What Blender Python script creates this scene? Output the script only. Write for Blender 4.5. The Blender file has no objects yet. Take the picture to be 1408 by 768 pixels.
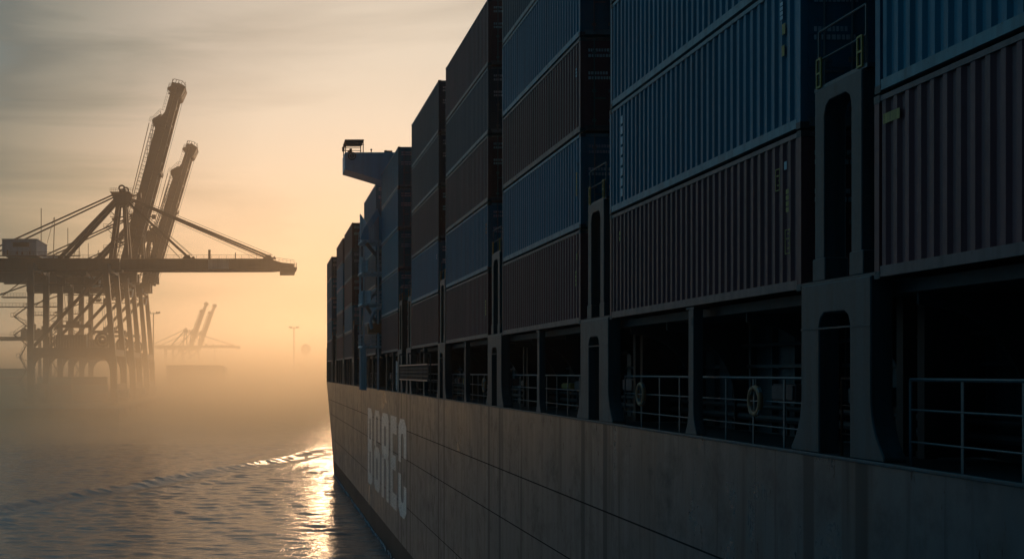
import bpy, bmesh, math, random
import numpy as np
from mathutils import Vector, Matrix

S = bpy.context.scene
COL = S.collection
R = math.radians
random.seed(11)
rng = np.random.RandomState(5)

# ------------------------------------------------------------------ camera
EYE = 13.8
F = 1688.0
cam = bpy.data.cameras.new('camera')
cam.sensor_width = 36.0
cam.lens = 36.0 * F / 1408.0
cam.shift_x = (704 - 360) / 1408.0
cam.shift_y = (511 - 384) / 1408.0
cam.clip_start = 0.5
cam.clip_end = 20000
co = bpy.data.objects.new('camera', cam)
co.location = (0, 0, EYE)
co.rotation_euler = (R(90), 0, 0)
COL.objects.link(co)
S.camera = co

# ------------------------------------------------------------------ sun, sky, exposure
SUN_AZ, SUN_EL = 5.0, 6.5          # degrees to the right of the ship's axis, above the sea
SUN_DIR = Vector((math.sin(R(SUN_AZ)) * math.cos(R(SUN_EL)), math.cos(R(SUN_AZ)) * math.cos(R(SUN_EL)), math.sin(R(SUN_EL))))
sl = bpy.data.lights.new('sun', 'SUN')
sl.energy = 0.66
sl.angle = R(5)
sl.color = (1.0, 0.62, 0.34)
so = bpy.data.objects.new('sun', sl)
so.rotation_euler = (-SUN_DIR).to_track_quat('-Z', 'Y').to_euler()
so.location = (0, 0, 200)
COL.objects.link(so)

S.view_settings.view_transform = 'Standard'
S.view_settings.look = 'None'
S.view_settings.gamma = 1.0
S.view_settings.use_curve_mapping = False
S.view_settings.exposure = 0.0

W = bpy.data.worlds.new('World')
S.world = W
W.use_nodes = True
nt = W.node_tree
nt.nodes.clear()


def N(nt, t, **kw):
    n = nt.nodes.new(t)
    for k, v in kw.items():
        if k == 'inp':
            for a, b in v.items():
                n.inputs[a].default_value = b
        else:
            setattr(n, k, v)
    return n


def ramp(nt, stops, interp='LINEAR'):
    n = nt.nodes.new('ShaderNodeValToRGB')
    n.color_ramp.interpolation = interp
    el = n.color_ramp.elements
    while len(el) < len(stops):
        el.new(0.5)
    for e, (p, c) in zip(el, stops):
        e.position = p
        e.color = c if len(c) == 4 else (*c, 1)
    return n


def mixc(nt, a, b, fac, mode='MIX'):
    n = nt.nodes.new('ShaderNodeMix')
    n.data_type = 'RGBA'
    n.blend_type = mode
    L = nt.links
    for sock, v in ((n.inputs[0], fac), (n.inputs[6], a), (n.inputs[7], b)):
        if hasattr(v, 'is_output'):
            L.new(v, sock)
        elif sock == n.inputs[0]:
            sock.default_value = v
        else:
            sock.default_value = (*v, 1) if len(v) == 3 else v
    return n.outputs[2]


def math_n(nt, op, a, b=None, clamp=False):
    n = nt.nodes.new('ShaderNodeMath')
    n.operation = op
    n.use_clamp = clamp
    for i, v in enumerate((a, b)):
        if v is None:
            continue
        if hasattr(v, 'is_output'):
            nt.links.new(v, n.inputs[i])
        else:
            n.inputs[i].default_value = v
    return n.outputs[0]


sky = N(nt, 'ShaderNodeTexSky')
sky.sky_type = 'NISHITA'
sky.sun_disc = False
sky.sun_elevation = R(SUN_EL)
sky.sun_rotation = R(SUN_AZ)
sky.altitude = 0
sky.air_density = 1.6
sky.dust_density = 5.0
sky.ozone_density = 1.0
tc = N(nt, 'ShaderNodeTexCoord')
# thin stretched cloud veil, thicker away from the sun
mp = N(nt, 'ShaderNodeMapping')
mp.inputs['Rotation'].default_value = (R(0), R(-9), 0)
mp.inputs['Scale'].default_value = (1.2, 1.2, 11.0)
nt.links.new(tc.outputs['Generated'], mp.inputs['Vector'])
no = N(nt, 'ShaderNodeTexNoise', inp={'Scale': 2.3, 'Detail': 7.0, 'Roughness': 0.55, 'Distortion': 0.6})
nt.links.new(mp.outputs['Vector'], no.inputs['Vector'])
streak = ramp(nt, [(0.36, (0, 0, 0)), (0.68, (1, 1, 1))])
nt.links.new(no.outputs['Fac'], streak.inputs['Fac'])
dv = N(nt, 'ShaderNodeVectorMath', operation='DOT_PRODUCT')
nt.links.new(tc.outputs['Generated'], dv.inputs[0])
GC_AZ, GC_EL = R(8), R(9)
dv.inputs[1].default_value = (math.sin(GC_AZ) * math.cos(GC_EL), math.cos(GC_AZ) * math.cos(GC_EL), math.sin(GC_EL))
ang = math_n(nt, 'ARCCOSINE', math_n(nt, 'MINIMUM', dv.outputs['Value'], 0.999999))
t_ = math_n(nt, 'ADD', math_n(nt, 'DIVIDE', ang, R(120)), math_n(nt, 'MULTIPLY', math_n(nt, 'SUBTRACT', streak.outputs['Color'], 0.5), 0.035), clamp=True)
glow = ramp(nt, [(0.0, (0.73, 0.66, 0.56)), (6 / 120, (0.69, 0.62, 0.52)), (11.5 / 120, (0.48, 0.435, 0.37)), (16 / 120, (0.25, 0.26, 0.23)), (19.5 / 120, (0.12, 0.155, 0.155)), (30 / 120, (0.10, 0.24, 0.31)), (42 / 120, (0.10, 0.30, 0.42)), (66 / 120, (0.065, 0.25, 0.39)), (98 / 120, (0.012, 0.038, 0.058)), (1.0, (0.010, 0.032, 0.050))])
nt.links.new(t_, glow.inputs['Fac'])
spz = N(nt, 'ShaderNodeSeparateXYZ')
nt.links.new(tc.outputs['Generated'], spz.inputs[0])
low = N(nt, 'ShaderNodeMapRange', interpolation_type='SMOOTHSTEP')
for k, v in ((1, 0.0), (2, 0.26), (3, 1.0), (4, 0.0)):
    low.inputs[k].default_value = v
nt.links.new(spz.outputs['Z'], low.inputs[0])
near_ = N(nt, 'ShaderNodeMapRange', interpolation_type='SMOOTHSTEP')
for k, v in ((1, R(19.5)), (2, R(30)), (3, 1.0), (4, 0.0)):
    near_.inputs[k].default_value = v
nt.links.new(ang, near_.inputs[0])
off_ = N(nt, 'ShaderNodeMapRange', interpolation_type='SMOOTHSTEP')
for k, v in ((1, R(5)), (2, R(18)), (3, 0.0), (4, 1.0)):
    off_.inputs[k].default_value = v
nt.links.new(ang, off_.inputs[0])
wcol = mixc(nt, (1.12, 0.80, 0.50), (2.35, 1.62, 1.02), off_.outputs[0])
warm = mixc(nt, (1, 1, 1), wcol, math_n(nt, 'MULTIPLY', low.outputs[0], near_.outputs[0]))
gl = mixc(nt, glow.outputs['Color'], warm, 1.0, 'MULTIPLY')
gl10 = N(nt, 'ShaderNodeVectorMath', operation='SCALE', inp={'Scale': 10.0})
nt.links.new(gl, gl10.inputs[0])
skyc = mixc(nt, sky.outputs['Color'], gl10.outputs[0], 0.97)
bg = N(nt, 'ShaderNodeBackground', inp={'Strength': 0.1})
nt.links.new(skyc, bg.inputs['Color'])
out = N(nt, 'ShaderNodeOutputWorld')
nt.links.new(bg.outputs[0], out.inputs['Surface'])

S.render.engine = 'CYCLES'
cy = S.cycles
cy.max_bounces = 8
cy.diffuse_bounces = 2
cy.glossy_bounces = 3
cy.transmission_bounces = 2
cy.volume_bounces = 2
cy.transparent_max_bounces = 8
cy.caustics_reflective = False
cy.caustics_refractive = False
cy.use_denoising = True
cy.volume_step_rate = 0.12
cy.volume_max_steps = 256
cy.sample_clamp_indirect = 6.0
cy.use_adaptive_sampling = True
cy.adaptive_threshold = 0.01


# ------------------------------------------------------------------ helpers
class MB:
    def __init__(s):
        s.v, s.f = [], []

    def add(s, vs, fs):
        o = len(s.v)
        s.v += [tuple(v) for v in vs]
        s.f += [tuple(i + o for i in f) for f in fs]
        return s

    def box(s, x0, x1, y0, y1, z0, z1):
        return s.add([(x0, y0, z0), (x1, y0, z0), (x1, y1, z0), (x0, y1, z0), (x0, y0, z1), (x1, y0, z1), (x1, y1, z1), (x0, y1, z1)],
                     [(0, 3, 2, 1), (4, 5, 6, 7), (0, 1, 5, 4), (1, 2, 6, 5), (2, 3, 7, 6), (3, 0, 4, 7)])

    def beam(s, p, q, w, h=None, w2=None, h2=None):
        """box-section member from p to q; w across, h in the 'up' direction"""
        h = w if h is None else h
        w2 = w if w2 is None else w2
        h2 = h if h2 is None else h2
        p, q = Vector(p), Vector(q)
        d = (q - p).normalized()
        ref = Vector((0, 1, 0)) if abs(d.y) < 0.9 else Vector((0, 0, 1))
        a = (ref - d * ref.dot(d)).normalized()
        b = d.cross(a)
        vs = []
        for c, ww, hh in ((p, w, h), (q, w2, h2)):
            for i, j in ((-1, -1), (1, -1), (1, 1), (-1, 1)):
                vs.append(c + a * (i * ww / 2) + b * (j * hh / 2))
        return s.add(vs, [(0, 1, 2, 3), (7, 6, 5, 4), (0, 4, 5, 1), (1, 5, 6, 2), (2, 6, 7, 3), (3, 7, 4, 0)])

    def tube(s, p, q, r, n=6, r2=None):
        r2 = r if r2 is None else r2
        p, q = Vector(p), Vector(q)
        d = (q - p).normalized()
        ref = Vector((0, 0, 1)) if abs(d.z) < 0.9 else Vector((1, 0, 0))
        a = d.cross(ref).normalized()
        b = d.cross(a)
        vs = []
        for c, rr in ((p, r), (q, r2)):
            for i in range(n):
                t = 2 * math.pi * i / n
                vs.append(c + a * (rr * math.cos(t)) + b * (rr * math.sin(t)))
        fs = [(i, (i + 1) % n, n + (i + 1) % n, n + i) for i in range(n)]
        fs += [tuple(range(n - 1, -1, -1)), tuple(range(n, 2 * n))]
        return s.add(vs, fs)

    def path(s, pts, r, n=6):
        for a, b in zip(pts[:-1], pts[1:]):
            s.tube(a, b, r, n)
        return s

    def prism(s, poly, axis, a0, a1):
        """poly of (u, v) extruded along axis 'x' (u=y, v=z), 'y' (u=x, v=z) or 'z' (u=x, v=y)"""
        n = len(poly)

        def mk(u, v, a):
            return {'x': (a, u, v), 'y': (u, a, v), 'z': (u, v, a)}[axis]
        vs = [mk(u, v, a0) for u, v in poly] + [mk(u, v, a1) for u, v in poly]
        fs = [tuple(range(n)), tuple(range(2 * n - 1, n - 1, -1))]
        fs += [(i, n + i, n + (i + 1) % n, (i + 1) % n) for i in range(n)]
        return s.add(vs, fs)

    def torus(s, c, axis, r, t, n=24, m=8):
        vs, fs = [], []
        c = Vector(c)
        a, b = {'x': (Vector((0, 1, 0)), Vector((0, 0, 1))), 'y': (Vector((1, 0, 0)), Vector((0, 0, 1)))}[axis]
        ax = a.cross(b)
        for i in range(n):
            u = 2 * math.pi * i / n
            e = a * math.cos(u) + b * math.sin(u)
            for j in range(m):
                w = 2 * math.pi * j / m
                vs.append(c + e * (r + t * math.cos(w)) + ax * (t * math.sin(w)))
        for i in range(n):
            for j in range(m):
                fs.append((i * m + j, ((i + 1) % n) * m + j, ((i + 1) % n) * m + (j + 1) % m, i * m + (j + 1) % m))
        return s.add(vs, fs)

    def mesh(s, name, mat):
        me = bpy.data.meshes.new(name)
        me.from_pydata(s.v, [], s.f)
        bm = bmesh.new()
        bm.from_mesh(me)
        bmesh.ops.recalc_face_normals(bm, faces=bm.faces)
        bm.to_mesh(me)
        bm.free()
        if mat:
            me.materials.append(mat)
        return me

    def build(s, name, mat, parent=None, bevel=0):
        o = bpy.data.objects.new(name, s.mesh(name, mat))
        COL.objects.link(o)
        if parent:
            o.parent = parent
        if bevel:
            m = o.modifiers.new('bevel', 'BEVEL')
            m.width = bevel
            m.segments = 1
            m.limit_method = 'ANGLE'
        return o


def tag(o, label=None, cat=None, group=None, kind=None):
    for k, v in (('label', label), ('category', cat), ('group', group), ('kind', kind)):
        if v:
            o[k] = v
    return o


def empty(name, loc=(0, 0, 0), rz=0):
    o = bpy.data.objects.new(name, None)
    o.location = loc
    o.rotation_euler = (0, 0, rz)
    o.empty_display_size = 0.5
    COL.objects.link(o)
    return o


def copy_tree(o, parent=None):
    c = o.copy()
    COL.objects.link(c)
    c.parent = parent
    for ch in KIDS.get(o.name, []):
        copy_tree(ch, c)
    return c


KIDS = {}


def index_kids():
    KIDS.clear()
    for o in bpy.data.objects:
        if o.parent:
            KIDS.setdefault(o.parent.name, []).append(o)


# ------------------------------------------------------------------ materials
def paint(name, base, rough=0.45, dirt=(0.03, 0.025, 0.02), amount=0.5, streak=True, scale=1.0, rust=0.0, spec=0.5, bump=0.15, metallic=0.0, scuff=0.0):
    m = bpy.data.materials.new(name)
    m.use_nodes = True
    t = m.node_tree
    bs = t.nodes['Principled BSDF']
    tc = N(t, 'ShaderNodeTexCoord')
    oi = N(t, 'ShaderNodeObjectInfo')
    off = N(t, 'ShaderNodeVectorMath', operation='SCALE')
    off.inputs[0].default_value = (37.0, 53.0, 71.0)
    t.links.new(oi.outputs['Random'], off.inputs['Scale'])
    ad = N(t, 'ShaderNodeVectorMath', operation='ADD')
    t.links.new(tc.outputs['Object'], ad.inputs[0])
    t.links.new(off.outputs[0], ad.inputs[1])
    n1 = N(t, 'ShaderNodeTexNoise', inp={'Scale': 0.6 * scale, 'Detail': 6.0, 'Roughness': 0.65})
    t.links.new(ad.outputs[0], n1.inputs['Vector'])
    mp = N(t, 'ShaderNodeMapping')
    mp.inputs['Scale'].default_value = (3.2 * scale, 3.2 * scale, 0.16 * scale) if streak else (2 * scale,) * 3
    t.links.new(ad.outputs[0], mp.inputs['Vector'])
    n2 = N(t, 'ShaderNodeTexNoise', inp={'Scale': 1.0, 'Detail': 5.0, 'Roughness': 0.6})
    t.links.new(mp.outputs[0], n2.inputs['Vector'])
    n3 = N(t, 'ShaderNodeTexNoise', inp={'Scale': 7.0 * scale, 'Detail': 8.0, 'Roughness': 0.7})
    t.links.new(ad.outputs[0], n3.inputs['Vector'])
    s2 = ramp(t, [(0.42, (0, 0, 0)), (0.72, (1, 1, 1))])
    t.links.new(n2.outputs['Fac'], s2.inputs['Fac'])
    c = mixc(t, [x * 0.82 for x in base], [min(1, x * 1.18) for x in base], n1.outputs['Fac'])
    c = mixc(t, c, dirt, math_n(t, 'MULTIPLY', s2.outputs['Color'], amount))
    if rust:
        s3 = ramp(t, [(0.60, (0, 0, 0)), (0.70, (1, 1, 1))])
        t.links.new(n3.outputs['Fac'], s3.inputs['Fac'])
        c = mixc(t, c, (0.10, 0.042, 0.02), math_n(t, 'MULTIPLY', s3.outputs['Color'], rust))
    if scuff:
        mq = N(t, 'ShaderNodeMapping')
        mq.inputs['Scale'].default_value = (2.3, 2.3, 0.7)
        t.links.new(ad.outputs[0], mq.inputs['Vector'])
        n5 = N(t, 'ShaderNodeTexNoise', inp={'Scale': 1.3, 'Detail': 9.0, 'Roughness': 0.72})
        t.links.new(mq.outputs[0], n5.inputs['Vector'])
        s5 = ramp(t, [(0.66, (0, 0, 0)), (0.70, (1, 1, 1))])
        t.links.new(n5.outputs['Fac'], s5.inputs['Fac'])
        c = mixc(t, c, (0.24, 0.25, 0.26), math_n(t, 'MULTIPLY', s5.outputs['Color'], scuff))
        s6 = ramp(t, [(0.30, (1, 1, 1)), (0.36, (0, 0, 0))])
        t.links.new(n5.outputs['Fac'], s6.inputs['Fac'])
        c = mixc(t, c, (0.045, 0.028, 0.02), math_n(t, 'MULTIPLY', s6.outputs['Color'], 0.7))
    # slightly different tone for each object
    hv = N(t, 'ShaderNodeHueSaturation')
    t.links.new(c, hv.inputs['Color'])
    t.links.new(math_n(t, 'ADD', math_n(t, 'MULTIPLY', oi.outputs['Random'], 0.25), 0.88), hv.inputs['Value'])
    t.links.new(hv.outputs[0], bs.inputs['Base Color'])
    t.links.new(math_n(t, 'ADD', math_n(t, 'MULTIPLY', n3.outputs['Fac'], 0.3), rough - 0.15), bs.inputs['Roughness'])
    bs.inputs['Specular IOR Level'].default_value = spec
    bs.inputs['Metallic'].default_value = metallic
    if bump:
        b = N(t, 'ShaderNodeBump', inp={'Strength': bump, 'Distance': 0.02})
        t.links.new(n3.outputs['Fac'], b.inputs['Height'])
        t.links.new(b.outputs[0], bs.inputs['Normal'])
    return m


M = {}
M['blue'] = paint(dirt=(0.015, 0.03, 0.04), name='blue_paint', base=(0.026, 0.175, 0.26), rough=0.5, amount=0.35, rust=0.3, spec=0.22, scuff=0.4)
M['blue_rail'] = paint('blue_rail_highlight_paint', (0.13, 0.27, 0.32), 0.5, amount=0.5, rust=0.5, spec=0.22)  # lighter worn rail paint, lightened further: edge highlights put into the colour
M['brown'] = paint('brown_paint', (0.19, 0.062, 0.070), 0.5, amount=0.4, rust=0.3, spec=0.22, scuff=0.4)
M['brown_rail'] = paint('brown_rail_highlight_paint', (0.19, 0.12, 0.125), 0.5, amount=0.5, rust=0.5, spec=0.22)  # rail highlight is part of this lightened colour
M['slate'] = paint(dirt=(0.015, 0.03, 0.04), name='slate_paint', base=(0.05, 0.085, 0.115), rough=0.5, amount=0.4, rust=0.3, spec=0.22, scuff=0.4)
M['slate_rail'] = paint('slate_rail_highlight_paint', (0.18, 0.21, 0.22), 0.5, amount=0.5, rust=0.5, spec=0.22)  # lightened so the rail edges carry a painted highlight
M['teal'] = paint(dirt=(0.015, 0.03, 0.04), name='teal_paint', base=(0.016, 0.21, 0.28), rough=0.5, amount=0.35, rust=0.3, spec=0.22, scuff=0.4)
M['teal_rail'] = paint('teal_rail_highlight_paint', (0.14, 0.27, 0.30), 0.5, amount=0.5, rust=0.5, spec=0.22)  # base colour includes the bright edge highlight of the rails
M['door_gear'] = paint('galvanised_gear', (0.16, 0.17, 0.18), 0.4, amount=0.5, rust=0.4)
M['casting'] = paint('dark_casting', (0.05, 0.05, 0.055), 0.6, amount=0.3, rust=0.5)
M['frame'] = paint('lashing_frame_paint', (0.036, 0.072, 0.088), 0.5, amount=0.6, rust=0.45, scale=1.5, spec=0.22)
M['rail'] = paint('railing_paint', (0.035, 0.06, 0.075), 0.5, amount=0.4, rust=0.4, scale=2)
M['dark'] = paint('dark_deck_steel', (0.025, 0.035, 0.042), 0.6, amount=0.5, rust=0.3, spec=0.22)
M['white'] = paint('superstructure_white', (0.70, 0.76, 0.80), 0.5, amount=0.6, rust=0.2)
M['wing'] = paint('bridge_wing_paint', (0.16, 0.46, 0.64), 0.5, amount=0.3, dirt=(0.08, 0.16, 0.2))
M['yellow'] = paint('faded_yellow', (0.42, 0.27, 0.05), 0.6, amount=0.6, scale=4)
M['orange'] = paint('life_ring_orange', (0.45, 0.17, 0.07), 0.6, amount=0.5, scale=4)
M['mark_white'] = paint('worn_white_mark', (0.55, 0.60, 0.66), 0.6, amount=0.7, scale=4, dirt=(0.1, 0.13, 0.16))
M['crane'] = paint('crane_steel_paint', (0.06, 0.06, 0.06), 0.6, amount=0.5, scale=0.4)
M['crane_house'] = paint('crane_house_paint', (0.26, 0.42, 0.52), 0.6, amount=0.4, scale=0.5)
M['crane_pale'] = paint('pale_boom_panel', (0.45, 0.48, 0.47), 0.6, amount=0.3, scale=0.5)
M['rope'] = paint('wire_rope', (0.05, 0.05, 0.05), 0.6, amount=0.2, bump=0)
M['glass'] = paint('dark_glass', (0.02, 0.03, 0.04), 0.15, amount=0.1, bump=0, spec=0.8)
M['concrete'] = paint('quay_concrete', (0.20, 0.19, 0.17), 0.85, amount=0.6, scale=0.3)


def hull_material():
    m = bpy.data.materials.new('hull_paint')
    m.use_nodes = True
    t = m.node_tree
    bs = t.nodes['Principled BSDF']
    L = t.links
    tc = N(t, 'ShaderNodeTexCoord')
    sp = N(t, 'ShaderNodeSeparateXYZ')
    L.new(tc.outputs['Object'], sp.inputs[0])
    z, y = sp.outputs['Z'], sp.outputs['Y']
    # broad weathering
    n1 = N(t, 'ShaderNodeTexNoise', inp={'Scale': 0.25, 'Detail': 8.0, 'Roughness': 0.65})
    L.new(tc.outputs['Object'], n1.inputs['Vector'])
    c = mixc(t, (0.017, 0.045, 0.066), (0.042, 0.082, 0.108), n1.outputs['Fac'])
    # vertical run-off streaks: coarse and fine
    dirtmask = None
    for sc, lo, hi, am, colr in ((0.30, 0.52, 0.74, 0.42, (0.03, 0.035, 0.04)), (1.7, 0.52, 0.74, 0.65, (0.035, 0.03, 0.028)), (6.5, 0.56, 0.76, 0.7, (0.02, 0.02, 0.02))):
        mp = N(t, 'ShaderNodeMapping')
        mp.inputs['Scale'].default_value = (sc, sc, 0.11 * max(1, sc * 0.35))
        L.new(tc.outputs['Object'], mp.inputs['Vector'])
        n = N(t, 'ShaderNodeTexNoise', inp={'Scale': 1.0, 'Detail': 5.0, 'Roughness': 0.6})
        L.new(mp.outputs[0], n.inputs['Vector'])
        r = ramp(t, [(lo, (0, 0, 0)), (hi, (1, 1, 1))])
        L.new(n.outputs['Fac'], r.inputs['Fac'])
        q_ = math_n(t, 'MULTIPLY', r.outputs['Color'], am)
        c = mixc(t, c, colr, q_)
        dirtmask = q_ if dirtmask is None else math_n(t, 'MAXIMUM', dirtmask, q_)
    # rust and scrape specks, thicker in patches
    n4 = N(t, 'ShaderNodeTexNoise', inp={'Scale': 2.2, 'Detail': 10.0, 'Roughness': 0.75})
    mp = N(t, 'ShaderNodeMapping')
    mp.inputs['Scale'].default_value = (1.6, 1.6, 0.5)
    L.new(tc.outputs['Object'], mp.inputs['Vector'])
    L.new(mp.outputs[0], n4.inputs['Vector'])
    r4 = ramp(t, [(0.60, (0, 0, 0)), (0.66, (1, 1, 1))])
    L.new(n4.outputs['Fac'], r4.inputs['Fac'])
    c = mixc(t, c, (0.05, 0.032, 0.024), math_n(t, 'MULTIPLY', r4.outputs['Color'], 0.7))
    dirtmask = math_n(t, 'MAXIMUM', dirtmask, math_n(t, 'MULTIPLY', r4.outputs['Color'], 0.8))
    # dirty drains that run down under every lashing pedestal
    drain = None
    for yc, w in DRAINS:
        d = math_n(t, 'ABSOLUTE', math_n(t, 'SUBTRACT', y, yc))
        mr = N(t, 'ShaderNodeMapRange', interpolation_type='SMOOTHSTEP')
        for k, v in ((1, w * 0.6), (2, w), (3, 1.0), (4, 0.0)):
            mr.inputs[k].default_value = v
        L.new(d, mr.inputs[0])
        drain = mr.outputs[0] if drain is None else math_n(t, 'MAXIMUM', drain, mr.outputs[0])
    c = mixc(t, c, (0.03, 0.031, 0.033), math_n(t, 'MULTIPLY', drain, 0.6))
    dirtmask = math_n(t, 'MAXIMUM', dirtmask, math_n(t, 'MULTIPLY', drain, 0.6))
    # plates repainted at different times
    px_ = math_n(t, 'FLOOR', math_n(t, 'DIVIDE', math_n(t, 'ADD', y, 100.0), 9.2))
    pz_ = math_n(t, 'ADD', math_n(t, 'GREATER_THAN', z, 9.85), math_n(t, 'ADD', math_n(t, 'GREATER_THAN', z, 7.9), math_n(t, 'GREATER_THAN', z, 4.7)))
    cb = N(t, 'ShaderNodeCombineXYZ')
    L.new(px_, cb.inputs[0])
    L.new(pz_, cb.inputs[1])
    wn = N(t, 'ShaderNodeTexWhiteNoise', noise_dimensions='2D')
    L.new(cb.outputs[0], wn.inputs['Vector'])
    c = mixc(t, c, (0.020, 0.040, 0.054), math_n(t, 'MULTIPLY', wn.outputs['Value'], 0.45))
    dirtmask = math_n(t, 'MAXIMUM', dirtmask, math_n(t, 'MULTIPLY', wn.outputs['Value'], 0.15))
    nb = N(t, 'ShaderNodeTexNoise', inp={'Scale': 0.9, 'Detail': 9.0, 'Roughness': 0.7})
    L.new(tc.outputs['Object'], nb.inputs['Vector'])
    rb = ramp(t, [(0.45, (0, 0, 0)), (0.68, (1, 1, 1))])
    L.new(nb.outputs['Fac'], rb.inputs['Fac'])
    c = mixc(t, c, (0.025, 0.028, 0.03), math_n(t, 'MULTIPLY', rb.outputs['Color'], 0.5))
    dirtmask = math_n(t, 'MAXIMUM', dirtmask, math_n(t, 'MULTIPLY', rb.outputs['Color'], 0.55))
    # welded plate seams
    seam = None
    for zc in (9.85, 7.9, 4.7):
        d = math_n(t, 'ABSOLUTE', math_n(t, 'SUBTRACT', z, zc))
        e = math_n(t, 'LESS_THAN', d, 0.022)
        seam = e if seam is None else math_n(t, 'MAXIMUM', seam, e)
    vy = math_n(t, 'ABSOLUTE', math_n(t, 'SUBTRACT', math_n(t, 'MODULO', math_n(t, 'ADD', y, 100.0), 9.2), 4.6))
    seam = math_n(t, 'MAXIMUM', seam, math_n(t, 'MULTIPLY', math_n(t, 'LESS_THAN', vy, 0.015), 0.5))
    c = mixc(t, c, (0.02, 0.02, 0.02), math_n(t, 'MULTIPLY', seam, 0.75))
    dirtmask = math_n(t, 'MAXIMUM', dirtmask, seam)
    # boot topping
    wob = math_n(t, 'ADD', z, math_n(t, 'MULTIPLY', math_n(t, 'SUBTRACT', n4.outputs['Fac'], 0.5), 0.25))
    boot = math_n(t, 'LESS_THAN', wob, 1.85)
    c = mixc(t, c, (0.028, 0.024, 0.026), math_n(t, 'MULTIPLY', boot, 0.92))
    dirtmask = math_n(t, 'MAXIMUM', dirtmask, math_n(t, 'MULTIPLY', boot, 0.8))
    L.new(c, bs.inputs['Base Color'])
    L.new(math_n(t, 'SUBTRACT', 0.50, math_n(t, 'MULTIPLY', dirtmask, 0.56), clamp=True), bs.inputs['Specular IOR Level'])
    L.new(math_n(t, 'ADD', math_n(t, 'ADD', math_n(t, 'MULTIPLY', n1.outputs['Fac'], 0.14), math_n(t, 'MULTIPLY', dirtmask, 0.22)), 0.21), bs.inputs['Roughness'])
    # plating that is slightly dished between frames
    wv = N(t, 'ShaderNodeTexWave', wave_type='BANDS', bands_direction='Y', inp={'Scale': 0.40, 'Distortion': 1.5, 'Detail': 1.0})
    L.new(tc.outputs['Object'], wv.inputs['Vector'])
    hgt = math_n(t, 'ADD', math_n(t, 'MULTIPLY', wv.outputs['Fac'], 0.4), math_n(t, 'ADD', math_n(t, 'MULTIPLY', n4.outputs['Fac'], 0.3), math_n(t, 'MULTIPLY', seam, 1.2)))
    b = N(t, 'ShaderNodeBump', inp={'Strength': 0.25, 'Distance': 0.03})
    L.new(hgt, b.inputs['Height'])
    L.new(b.outputs[0], bs.inputs['Normal'])
    return m


# ------------------------------------------------------------------ layout of the ship
DX = 9.73                     # outboard face of the ship's side
DECK = 12.35                  # top edge of the hull
BASE = EYE + 1.47             # underside of the lowest container
PITCH = 2.94
CL = 12.19
FAR = dict(A=19.56, B=34.4, C=49.8, D=65.2, E=80.1, F=100.2, G=117.4, H=145.0, I=160.2, J=184.0)
BAY = {k: (v - CL, v) for k, v in FAR.items()}
GAPS = [(19.62, 22.15), (34.5, 37.5), (49.9, 52.9), (65.25, 67.85), (80.2, 82.7), (85.3, 87.9), (117.6, 120.2), (130.0, 132.6), (145.2, 147.9), (160.5, 163.0), (169.0, 171.6)]
DRAINS = [(y, 0.28) for g in GAPS for y in (g[0] + 0.3, g[1] - 0.3)]
M['hull'] = hull_material()
M['hull_letter'] = paint('hull_letter_paint', (0.80, 0.78, 0.74), 0.28, dirt=(0.25, 0.25, 0.25), amount=0.35, rust=0.3, scale=1.6, bump=0.0, spec=0.6)
XC = DX + 20.0

ship = empty('container_ship', (XC, 80, 0))
ship_off = Vector((-XC, -80, 0))
tag(ship, 'huge grey container ship with pale block letters on its streaked hull', 'container ship')


def part(mb, name, mat, parent=ship, bevel=0):
    """meshes are written in world coordinates; re-base them on the ship"""
    o = mb.build(name, mat, parent, bevel)
    if parent is ship:
        o.location = ship_off
    return o


# hull: stations along Y, water lines in z
zs = [-4, -1, 0, 0.8, 1.6, 2.5, 4, 6, 8, 10, 11.5, DECK]
ys = [-60, -30, 0, 20, 40, 60, 80, 100, 120, 135, 150, 158] + [160 + i * 1.6 for i in range(50)] + [240.5]
ys = [y for y in ys if y <= 240.5]


def side(y, z):
    f = max(0.0, min(1.0, z / DECK))
    y0 = 164 + 18 * f ** 1.2
    y1 = 214 + 26 * f
    t = max(0.0, min(1.0, (y - y0) / (y1 - y0)))
    return DX + 20.0 * (1 - (1 - t ** 2.0) ** 0.9)


mb = MB()
nz = len(zs)
for s_ in (0, 1):
    vs = []
    for y in ys:
        for z in zs:
            x = side(y, z)
            vs.append((x, y, z) if s_ == 0 else (2 * XC - x, y, z))
    fs = []
    for i in range(len(ys) - 1):
        for j in range(nz - 1):
            a = i * nz + j
            fs.append((a, a + nz, a + nz + 1, a + 1))
    mb.add(vs, fs)
mb.add([(DX, -60, -4), (2 * XC - DX, -60, -4), (2 * XC - DX, -60, DECK), (DX, -60, DECK)], [(0, 1, 2, 3)])
part(mb, 'hull', M['hull'])

# weather deck and forecastle
mb = MB()
vs = []
for y in ys:
    x = side(y, DECK)
    vs += [(x + 0.02, y, DECK - 0.06), (2 * XC - x - 0.02, y, DECK - 0.06)]
mb.add(vs, [(2 * i, 2 * i + 1, 2 * i + 3, 2 * i + 2) for i in range(len(ys) - 1)])
part(mb, 'main_deck', M['dark'])
mb = MB()
vs, fs = [], []
yb = [y for y in ys if y > 184.5]
for y in yb:
    x = side(y, DECK)
    top = 17.4
    vs += [(x, y, DECK + 0.004), (x, y, top), (x + 0.12, y, top), (x + 0.12, y, DECK + 0.004)]
for i in range(len(yb) - 1):
    for j in range(4):
        fs.append((4 * i + j, 4 * i + 4 + j, 4 * i + 4 + (j + 1) % 4, 4 * i + (j + 1) % 4))
fs.append((0, 1, 2, 3))
mb.add(vs, fs)
mb.box(DX + 0.3, 2 * XC - DX - 0.3, 185.6, 186.0, DECK, 17.2)
part(mb, 'bow_bulwark', M['dark'])

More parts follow.
